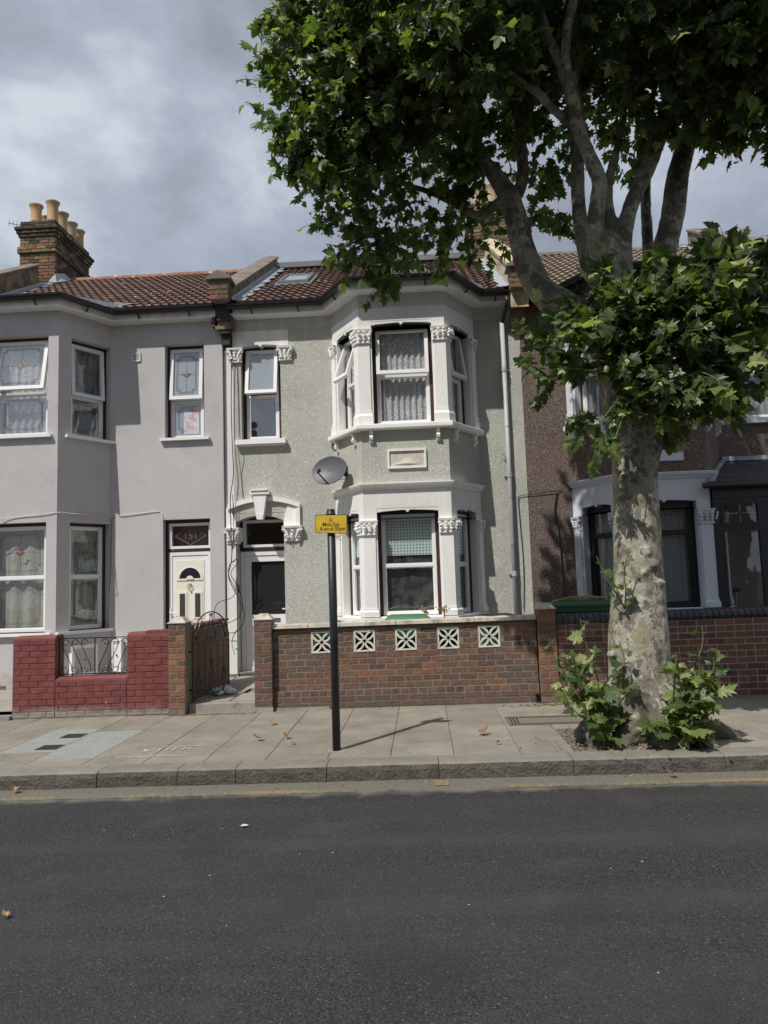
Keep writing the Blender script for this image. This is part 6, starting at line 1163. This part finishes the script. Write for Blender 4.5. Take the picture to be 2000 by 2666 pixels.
# ------------------------------------------------------------------ the plane tree
TR = thing('plane_tree', 'large London plane street tree with mottled bark, leafy burr and sprouting base', 'tree', (2.03, 6.95, 0))
LIMBS = {
'A':[(2.17,7.05,3.38,0.25),(2.00,7.05,3.69,0.22),(1.81,7.10,4.05,0.20),(1.56,7.15,4.29,0.19),(1.34,7.20,4.50,0.17),(1.23,7.25,4.80,0.16),(1.17,7.30,5.12,0.14),(1.12,7.30,5.42,0.14),(1.05,7.30,5.64,0.13),(0.86,7.30,5.96,0.09),(0.65,7.25,6.16,0.07),(0.30,7.10,6.30,0.06),(-0.13,6.90,6.45,0.04),(-0.58,6.70,6.63,0.02)],
'A2':[(1.11,7.30,5.51,0.09),(1.25,7.40,5.86,0.08),(1.25,7.45,6.25,0.08),(1.26,7.50,6.73,0.07),(1.25,7.60,7.40,0.06),(1.27,7.70,8.19,0.05),(1.32,7.90,9.61,0.03)],
'B':[(2.17,7.05,3.42,0.29),(2.07,7.00,3.81,0.27),(2.02,6.95,4.18,0.25),(1.95,6.90,4.48,0.23),(1.89,6.85,4.72,0.19),(1.87,6.80,4.9,0.12)],
'B1':[(1.85,6.82,4.61,0.14),(1.80,6.75,4.89,0.10),(1.84,6.70,5.18,0.09),(1.85,6.65,5.34,0.085),(1.75,6.60,5.59,0.08),(1.66,6.55,5.84,0.08),(1.59,6.50,6.20,0.08),(1.48,6.40,6.41,0.06),(1.36,6.30,6.65,0.045),(1.28,6.20,7.07,0.03),(1.19,6.10,7.76,0.02)],
'B1b':[(1.59,6.50,6.10,0.06),(1.68,6.55,6.55,0.06),(1.78,6.60,6.94,0.06),(1.88,6.70,7.48,0.05),(2.08,6.80,8.62,0.03)],
'B2':[(1.84,6.95,4.55,0.14),(1.76,7.05,5.00,0.10),(1.75,7.10,5.40,0.09),(1.79,7.20,5.88,0.08),(1.81,7.30,6.46,0.07),(1.90,7.40,7.20,0.06),(1.94,7.50,8.43,0.04)],
'B3':[(1.99,6.95,4.55,0.13),(2.03,7.00,5.00,0.09),(2.04,7.05,5.44,0.07),(2.14,7.10,5.80,0.06),(2.31,7.20,6.36,0.04),(2.43,7.30,6.95,0.03)],
'B4':[(2.06,6.95,4.35,0.17),(2.15,7.00,4.92,0.11),(2.27,7.05,5.30,0.10),(2.45,7.10,5.65,0.10),(2.64,7.20,6.04,0.09),(2.82,7.30,6.39,0.07),(3.04,7.40,6.98,0.06),(3.34,7.50,7.76,0.04)],
'C':[(2.2,7.10,3.55,0.24),(2.30,7.15,3.85,0.21),(2.46,7.30,4.30,0.18),(2.62,7.40,4.71,0.16),(2.77,7.50,5.13,0.15),(2.90,7.60,5.52,0.15),(3.02,7.70,5.97,0.14),(3.19,7.80,6.43,0.13),(3.38,7.90,6.91,0.12),(3.60,8.00,7.54,0.10),(3.83,8.10,8.34,0.08),(4.19,8.30,9.51,0.05)],
'D':[(2.40,7.35,4.2,0.12),(2.62,7.70,4.88,0.09),(2.70,7.90,5.42,0.08),(2.75,8.00,5.93,0.07),(2.85,8.10,6.46,0.06),(2.98,8.20,7.25,0.05)],
}
THIN = {'E':[(1.65,6.60,5.87,0.05),(1.47,6.60,6.04,0.04),(1.28,6.50,6.18,0.04),(1.14,6.50,6.29,0.03),(0.84,6.40,6.50,0.02)],
'F':[(1.05,7.30,5.60,0.06),(0.77,7.40,5.46,0.045),(0.57,7.40,5.56,0.035),(0.24,7.40,5.75,0.03),(-0.17,7.30,5.85,0.02)],
'G':[(.86,7.3,5.96,.06),(.6,7.0,6.3,.05),(.2,6.6,6.7,.04),(-.3,6.3,7.1,.03)], 'H':[(2.64,7.2,6.04,.06),(2.9,6.9,6.5,.05),(3.2,6.6,6.9,.04),(3.5,6.4,7.3,.03)],
'I':[(1.25,7.6,7.4,.05),(.8,7.0,7.9,.04),(.2,6.4,8.2,.03)], 'J':[(3.38,7.9,6.91,.07),(3.7,7.5,7.0,.05),(4.1,7.1,6.9,.03)], 'K':[(1.66,6.55,5.84,.05),(1.5,6.2,6.4,.045),(1.6,5.6,7.0,.04),(1.5,5.0,7.6,.03)]}
def spline(P, k=5):
    P = [np.array(p) for p in P]; Q = []
    for i in range(len(P)-1):
        a, b, c, d = P[max(i-1, 0)], P[i], P[i+1], P[min(i+2, len(P)-1)]
        for q in range(k): t = q/k; Q.append(.5*((2*b)+(c-a)*t+(2*a-5*b+4*c-d)*t*t+(3*b-a-3*c+d)*t**3))
    return Q+[P[-1]]
TRUNK = [(2.04,6.95,-.15,.46),(2.04,6.95,.02,.40),(2.04,6.95,.14,.345),(2.03,6.96,.30,.315),(2.03,6.97,.55,.30),(2.04,7.0,.86,.290),(2.06,7.02,1.19,.268),(2.09,7.04,1.52,.238),(2.11,7.05,1.89,.228),(2.12,7.05,2.27,.215),(2.13,7.05,2.57,.222),(2.17,7.05,2.80,.25),(2.21,7.05,3.0,.30),(2.22,7.05,3.27,.335),(2.16,7.05,3.50,.32),(2.10,7.05,3.74,.28)]
skel = MB()
for P in [TRUNK]+list(LIMBS.values()):
    Q = spline(P); skel.tube([q[:3] for q in Q], [max(.012, float(q[3])*(1 if q[2] < 3.6 else .88)-.004) for q in Q], 18)
# buttress roots
for k, (a, l, r) in enumerate(((-2.9, .66, .16), (-2.15, .44, .12), (-1.35, .42, .12), (-.7, .60, .13), (-.1, .74, .14), (.8, .5, .14), (1.9, .5, .14), (2.7, .5, .13))):
    d = Vector((math.cos(a), math.sin(a), 0)); c = Vector((2.04, 6.95, 0)); sd = d.cross(Vector((0, 0, 1)))
    skel.tube([c+d*.12+Vector((0, 0, .62)), c+d*.24+Vector((0, 0, .34)), c+d*.36+Vector((0, 0, .13)), c+d*l*.95+sd*.05+Vector((0, 0, .03)), c+d*(l+.10)+sd*.09-Vector((0, 0, .07))], [r*1.0, r*1.1, r*1.05, r*.7, r*.35], 12)
# burr lumps
rs = random.Random(3)
for k in range(26):
    a = rs.uniform(0, 6.28); z = rs.gauss(3.15, .17); rr_ = .25+.08*rs.random(); skel.blob((2.2+rr_*math.cos(a)+.06, 7.05+rr_*math.sin(a), z), rs.uniform(.07, .13), (1, 1, .9), .2, 8, 6)
for (x, y, z, r) in ((2.45, 6.9, 3.0, .15), (2.5, 6.95, 3.2, .16), (1.97, 6.87, 2.46, .06), (2.15, 6.85, 2.0, .06), (2.18, 6.84, 1.62, .065), (2.24, 6.87, 1.45, .06), (2.12, 6.83, 1.75, .055), (1.94, 6.90, 2.3, .055), (2.05, 6.80, 1.3, .05), (2.2, 6.83, 1.2, .05), (2.08, 6.82, 1.55, .045), (1.62, 6.9, .35, .10), (1.70, 6.8, .5, .08), (1.74, 6.85, .8, .05), (1.80, 6.75, .25, .09)): skel.blob((x, y, z), r, (1, 1, .8), .2, 8, 6)
me = skel.mesh((2.03, 6.95, 0)); tmp = bpy.data.objects.new('tmp', me); S.collection.objects.link(tmp)
md = tmp.modifiers.new('r', 'REMESH'); md.mode = 'VOXEL'; md.voxel_size = .021; sm = tmp.modifiers.new('s', 'SMOOTH'); sm.factor = .5; sm.iterations = 5
dg = bpy.context.evaluated_depsgraph_get(); tme = bpy.data.meshes.new_from_object(tmp.evaluated_get(dg)); bpy.data.objects.remove(tmp); tme.name = 'trunk'
nv = len(tme.vertices); co = np.empty(nv*3); tme.vertices.foreach_get('co', co); co = co.reshape(-1, 3); no = np.empty(nv*3); tme.vertices.foreach_get('normal', no); no = no.reshape(-1, 3)
dsp = np.empty(nv)
for i in range(nv):
    p = Vector(co[i]); z = co[i][2]; rough = .35+(1.5 if (z < .45 or 2.75 < z < 3.6) else 0)+(.35 if 1.3 < z < 2.4 and co[i][0] > .0 else 0)
    dsp[i] = noise.noise(p*7)*.016*rough+noise.noise(p*19)*.009*rough+noise.noise(Vector((p.x*3, p.y*3, p.z*1.2)))*.012
co = co+no*dsp[:, None]; tme.vertices.foreach_set('co', co.ravel()); tme.polygons.foreach_set('use_smooth', [True]*len(tme.polygons)); tme.update()
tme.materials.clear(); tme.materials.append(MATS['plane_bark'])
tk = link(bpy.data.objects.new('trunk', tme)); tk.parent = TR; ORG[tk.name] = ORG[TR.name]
for P in THIN.values():
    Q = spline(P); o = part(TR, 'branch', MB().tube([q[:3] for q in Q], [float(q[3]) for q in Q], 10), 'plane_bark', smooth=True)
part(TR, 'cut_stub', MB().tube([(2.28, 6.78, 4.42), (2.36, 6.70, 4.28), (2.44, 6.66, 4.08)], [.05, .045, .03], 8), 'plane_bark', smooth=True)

# foliage: twigs with leaves in clumps through the crown
CROWN = [(-0.95,6.60,7.16,0.46),(-0.96,6.60,6.58,0.38),(-1.03,6.70,6.12,0.31),(-0.89,6.80,5.81,0.27),(-0.54,6.30,6.64,0.48),(-0.50,6.40,6.00,0.44),(-0.43,6.80,5.70,0.35),(-0.64,6.90,5.28,0.20),(-0.13,6.00,6.52,0.49),(-0.05,6.40,6.17,0.48),(-0.08,7.20,6.00,0.33),(-0.02,7.40,5.50,0.29),(-0.42,7.00,4.99,0.24),(-0.23,7.00,4.81,0.18),(0.34,5.80,6.32,0.50),(0.40,6.60,6.32,0.49),(0.53,7.60,6.39,0.30),(0.32,7.60,5.41,0.30),(0.81,7.90,5.53,0.27),(0.83,5.90,6.43,0.51),(1.03,7.30,6.87,0.54),(1.04,7.90,6.64,0.36),(1.39,6.90,7.14,0.55),(1.63,7.80,7.15,0.53),(1.76,8.20,6.69,0.42),(1.64,8.00,5.82,0.27),(2.14,7.60,7.75,0.65),(2.35,8.20,7.39,0.56),(2.80,8.60,6.88,0.34),(2.23,6.40,6.74,0.55),(2.55,7.00,6.54,0.47),(2.65,6.20,6.54,0.53),(2.97,6.80,6.36,0.50),(3.08,6.20,6.40,0.52),(3.38,6.90,6.33,0.42),(3.61,7.20,6.14,0.28),(3.73,6.60,6.44,0.59),(3.93,7.20,6.16,0.32),(.62,7.4,5.85,.28),(.75,7.3,6.1,.25),(-.62,6.5,5.45,.2)]
CROWN_TOP = [(1.33,6.00,7.46,0.77),(0.04,6.20,7.55,0.73),(2.62,6.00,7.46,0.76),(2.44,7.50,8.86,1.04),(-0.74,6.60,7.72,0.58),(.6,7.2,8.3,1.0),(3.7,7.2,7.9,1.0),(1.8,7.0,9.4,1.2),(4.3,7.4,7.2,.8),(3.3,8.2,8.6,1.0),(.9,5.6,8.2,.9),(2.6,5.2,7.9,.9),(4.2,6.0,7.4,.8),(-.2,7.6,7.6,.8),(1.5,8.6,8.2,.9),(.3,7.4,9.0,1.0),(1.2,8.4,8.9,1.0),(2.4,5.6,6.9,.5),(3.3,5.6,6.9,.6),(1.4,7.6,8.0,.9),(3.0,7.4,7.4,.8),(2.2,6.9,7.3,.7),(.9,5.4,7.8,.9),(.2,5.0,8.8,1.0),(1.6,5.2,8.2,.9),(-.2,5.6,8.2,.8),(2.3,5.0,9.0,1.0),(-.4,6.2,8.8,.9)]
BURR = [(2.21,6.70,3.89,0.62),(1.76,6.70,3.72,0.30),(1.56,6.70,3.96,0.26),(2.61,6.60,3.94,0.54),(3.05,6.80,4.07,0.48),(2.50,6.60,3.43,0.47),(2.03,6.60,3.36,0.30),(2.89,6.70,3.48,0.43),(2.25,6.75,4.2,0.25),(2.62,6.80,4.35,0.33),(3.2,6.90,4.5,0.34),(3.33,6.90,4.25,0.34),(2.27,6.60,3.08,0.32),(1.72,6.70,2.98,0.18),(1.38,6.80,3.54,0.19),(3.28,6.90,3.63,0.30),(1.87,6.60,4.05,0.29),(3.45,6.7,4.05,.3),(3.6,6.8,4.4,.25),(3.0,6.5,3.25,.22)]
VARS = [leaf_geo(HALF_LO, c, f, s) for s, (c, f) in enumerate(((.15, .15), (.35, .3), (.6, .1), (.1, .5), (.4, -.2), (.8, .3)))]
rng = np.random.default_rng(11)
class Foliage:
    def __init__(s): s.v = []; s.f = []; s.t = []; s.n = 0; s.tw = MB()
    def leaf(s, p, axis, nrm, size, tone):
        v, f = VARS[rng.integers(len(VARS))]; V = np.array(v)*size
        y = axis/np.linalg.norm(axis); z = nrm-y*np.dot(nrm, y); z /= (np.linalg.norm(z)+1e-9); x = np.cross(y, z)
        s.v.append(V[:, :1]*x+V[:, 1:2]*y+V[:, 2:]*z+p); s.f += [(a+s.n, b+s.n, c+s.n) for a, b, c in f]; s.t += [tone]*len(V); s.n += len(V)
    def twig(s, p, d, L, nl, size, up=.0, tonebase=.35):
        q = np.array(p); d = d/np.linalg.norm(d); pts = [tuple(q)]
        for i in range(4): q = q+d*L/4; d = d+rng.normal(0, .18, 3)+np.array([0, 0, up]); d /= np.linalg.norm(d); pts.append(tuple(q))
        s.tw.tube(pts, [.006, .005, .004, .003, .002], 3, cap=False)
        for i in range(nl):
            t = (i+.6)/nl; k = min(3, int(t*4)); a, b = np.array(pts[k]), np.array(pts[k+1]); c = a+(b-a)*(t*4-k)
            ax = d*.5+rng.normal(0, .75, 3)+np.array([0, 0, -.55]); nn = rng.normal(0, .55, 3)+np.array([-.15, -.35, .75]); last = i >= nl-1
            sz = size*rng.uniform(.55, 1.2)*(.45 if last and rng.random() < .6 else 1); tone = float(np.clip(rng.normal(tonebase, .2)+(.45 if last else 0), 0, 1))
            s.leaf(c+ax/np.linalg.norm(ax)*.03, ax, nn, sz, tone)
    def done(s, name, tw_name):
        V = np.concatenate(s.v)-np.array(ORG[TR.name]); me = bpy.data.meshes.new(name); me.from_pydata(V.tolist(), [], s.f)
        at = me.attributes.new('tone', 'FLOAT', 'POINT'); at.data.foreach_set('value', np.array(s.t, dtype=np.float32)); me.materials.append(MATS['leaf_foliage']); o = link(bpy.data.objects.new(name, me)); o.parent = TR; o['kind'] = 'stuff'; ORG[o.name] = ORG[TR.name]
        o2 = part(TR, tw_name, s.tw, 'stem_green'); o2['kind'] = 'stuff'; return o
FO = Foliage(); CC = np.array([1.7, 7.1, 6.6])
for i, (x, y, z, r) in enumerate(CROWN+CROWN_TOP):
    top = i >= len(CROWN); nt_ = int((130 if top else 290)*r*r*(.6 if y > 7.1 and not top else 1))+5; c = np.array([x, y, z])
    for k in range(nt_):
        d = rng.normal(0, 1, 3); d /= np.linalg.norm(d); p = c+d*r*rng.uniform(.25, .85)*np.array([1, 1.5 if not top else 1, 1]); o_ = d+.5*(c-CC)/np.linalg.norm(c-CC)+rng.normal(0, .3, 3)
        FO.twig(p, o_, rng.uniform(.18, .42), int(rng.integers(6, 11)), .102, tonebase=.45)
FO.done('foliage', 'twigs')
FB_ = Foliage()
for i, (x, y, z, r) in enumerate(BURR):
    c = np.array([x, y, z]); bc = np.array([2.25, 7.0, 3.7])
    for k in range(int(120*r*r)+3):
        d = rng.normal(0, 1, 3); d[1] -= .3; d /= np.linalg.norm(d); p = c+d*r*rng.uniform(.1, .8); FB_.twig(p, d+.6*(p-bc)/np.linalg.norm(p-bc), rng.uniform(.18, .42), int(rng.integers(5, 9)), .14, up=.0, tonebase=.46)
FB_.done('burr_foliage', 'burr_twigs')
# single leaves that can be picked apart: base sprouts and the near face of the burr
LM = [leaf_mesh('leaf', HALF, c, f, s) for s, (c, f) in enumerate(((.15, .15), (.35, .3), (.6, .1), (.1, .5), (.4, -.2), (.8, .3)))]
cnt = [0]
def leaf_obj(par, p, axis, nrm, size):
    y = Vector(axis).normalized(); z = Vector(nrm); z = (z-y*z.dot(y)).normalized(); x = y.cross(z); M = Matrix((x, y, z)).transposed()
    inst(par, 'leaf', random.choice(LM), 'leaf_single', p, M.to_euler(), (size, size, size)); cnt[0] += 1
def sprout(pts, nl, size, name='sprout', droop=-.4):
    Q = spline([(*p, .009*(1-.7*i/len(pts))) for i, p in enumerate(pts)], 4); o = part(TR, name, MB().tube([q[:3] for q in Q], [float(q[3]) for q in Q], 5), 'stem_green')
    for i in range(nl):
        t = .12+.88*(i+.5)/nl; k = min(len(Q)-2, int(t*(len(Q)-1))); c = Vector(Q[k][:3]); tg = (Vector(Q[k+1][:3])-c).normalized(); a = i*2.4+random.random()
        sd = Vector((math.cos(a), math.sin(a)*.8-.25, 0)); ax = tg*.35+sd+Vector((0, 0, droop*random.uniform(-.3, 1.4))); nn = Vector((random.gauss(0, .4), -.6+random.gauss(0, .4), .8)); s = size*random.uniform(.6, 1.15)*(1 if t < .8 else .55)
        leaf_obj(o, c+ax.normalized()*.03, ax, nn, s)
B0 = (1.72, 6.8)
for (tx, ty, tz, nl) in ((1.16, 6.75, .98, 8), (1.33, 6.6, .88, 8), (1.45, 6.75, 1.15, 9), (1.22, 6.55, .62, 7), (1.28, 6.5, .42, 7), (1.5, 6.5, .62, 8), (1.45, 6.45, .30, 6), (1.6, 6.6, .45, 6), (1.75, 6.6, .95, 7), (1.36, 6.6, .70, 6), (1.52, 6.5, .18, 5)):
    sprout([(1.72, 6.75, .12), ((1.7+tx)/2+.02, (6.75+ty)/2, .05+tz*.42), (tx+.04, ty, tz*.8), (tx, ty, tz)], nl, .135)
for (tx, ty, tz, nl) in ((2.62, 6.6, 1.05, 8), (2.70, 6.55, .80, 8), (2.50, 6.5, .72, 8), (2.35, 6.4, .55, 8), (2.55, 6.5, .45, 8), (2.3, 6.35, .28, 8), (2.6, 6.5, .28, 7), (2.15, 6.42, .40, 7), (1.92, 6.42, .26, 6), (2.2, 6.4, .85, 7), (2.45, 6.45, .12, 6)):
    tx = 2.15+(tx-2.15)*.74; sprout([(2.15, 6.65, .12), ((2.15+tx)/2, (6.6+ty)/2, .08+tz*.45), (tx-.02, ty, tz*.82), (tx, ty, tz)], nl, .14)
sprout([(1.88, 6.80, 1.22), (1.80, 6.72, 1.34), (1.70, 6.70, 1.52), (1.62, 6.70, 1.72)], 5, .085, droop=.5); sprout([(1.88, 6.80, 1.22), (1.87, 6.70, 1.40), (1.86, 6.68, 1.55), (1.90, 6.66, 1.74)], 6, .075, droop=.4)
for (tx, tz) in ((1.15, 3.98), (1.22, 3.60), (1.30, 3.42), (1.62, 2.88), (1.75, 2.72), (1.45, 4.05), (1.6, 3.5), (1.95, 3.2), (2.3, 3.1), (2.2, 3.6), (2.5, 3.3), (2.1, 4.1), (2.6, 3.7), (2.75, 3.2), (1.9, 3.75), (3.1, 3.35)):
    if cnt[0] > 292: break
    sprout([(2.1, 6.75, 3.3), ((2.1+tx)/2, 6.5, (3.4+tz)/2), (tx, 6.35, tz)], min(5, 299-cnt[0]), .11)
# long trailing shoot reaching left in front of the downpipe, and strays at the crown edge
FT = Foliage()
for P, nl in (([(1.55, 6.6, 3.72), (1.25, 6.6, 3.76), (1.05, 6.6, 3.90), (.98, 6.6, 4.0)], 6), ([(1.4, 6.6, 3.35), (1.15, 6.6, 3.42), (1.02, 6.6, 3.55)], 5), ([(-.42, 6.9, 5.1), (-.7, 6.9, 4.95), (-.85, 6.9, 4.98)], 5), ([(-.9, 6.7, 5.9), (-1.15, 6.7, 5.65), (-1.2, 6.7, 5.5)], 6), ([(-1.0, 6.6, 6.9), (-1.3, 6.6, 6.95), (-1.42, 6.6, 7.15)], 6), ([(-.3, 6.9, 4.95), (-.15, 6.9, 4.7), (-.1, 6.9, 4.55)], 4)):
    FT.tw.tube(P, .005, 4)
    for i in range(nl):
        t = .3+.7*i/nl; k = min(len(P)-2, int(t*(len(P)-1))); a = np.array(P[k]); b = np.array(P[k+1]); c = a+(b-a)*((t*(len(P)-1))-k); FT.leaf(c, rng.normal(0, .6, 3)+np.array([-.1, 0, -.3]), rng.normal(0, .5, 3)+np.array([0, -.8, .5]), .06 if nl < 6 else .085, float(rng.uniform(.55, 1)))
FT.done('trailing_leaves', 'trailing_twigs')
FS_ = Foliage()
for (x, y, z, r, n) in ((1.42, 6.65, .40, .20, 12), (1.35, 6.65, .65, .16, 8), (2.3, 6.5, .32, .24, 18), (2.42, 6.55, .45, .16, 10), (2.3, 6.5, .6, .12, 5)):
    for k in range(n):
        d = rng.normal(0, 1, 3); d[2] = abs(d[2]); d /= np.linalg.norm(d); FS_.twig(np.array([x, y, z])+d*r*rng.uniform(0, .7), d+np.array([0, -.3, .3]), rng.uniform(.08, .18), int(rng.integers(2, 4)), .115, tonebase=.66)
FS_.done('sprout_foliage', 'sprout_twigs')
# tree pit
pm = MB(); nx, ny = 34, 26; x0, x1, y0, y1_ = 1.27, 2.60, 6.475, 7.44
for j in range(ny+1):
    for i in range(nx+1):
        x = x0+(x1-x0)*i/nx; y = y0+(y1_-y0)*j/ny; e = min(1, min(i, nx-i, j, ny-j)/3.); d = math.hypot(x-2.04, y-6.95); pm.v.append((x, y, -.008+e*(.075*math.exp(-(d/.42)**2)+.018*noise.noise(Vector((x*9, y*9, 0)))+.008*noise.noise(Vector((x*30, y*30, 3))))))
for j in range(ny):
    for i in range(nx): a = j*(nx+1)+i; pm.f.append((a, a+1, a+nx+2, a+nx+1))
pm.sm = True; o = struct('tree_pit_soil', pm, 'soil', True); 
gr = MB()
for i in range(500):
    x, y = rs.uniform(1.3, 2.58), rs.uniform(6.5, 7.42); r = rs.uniform(.004, .011); gr.blob((x, y, .004+.07*math.exp(-(math.hypot(x-2.04, y-6.95)/.42)**2)), r, (1, 1, .7), .3, 5, 3)
o = single('pit_gravel', gr, 'concrete_dirty', 'loose grit in the tree pit', 'grit', (2, 6.95, 0), None, True); o['kind'] = 'stuff'
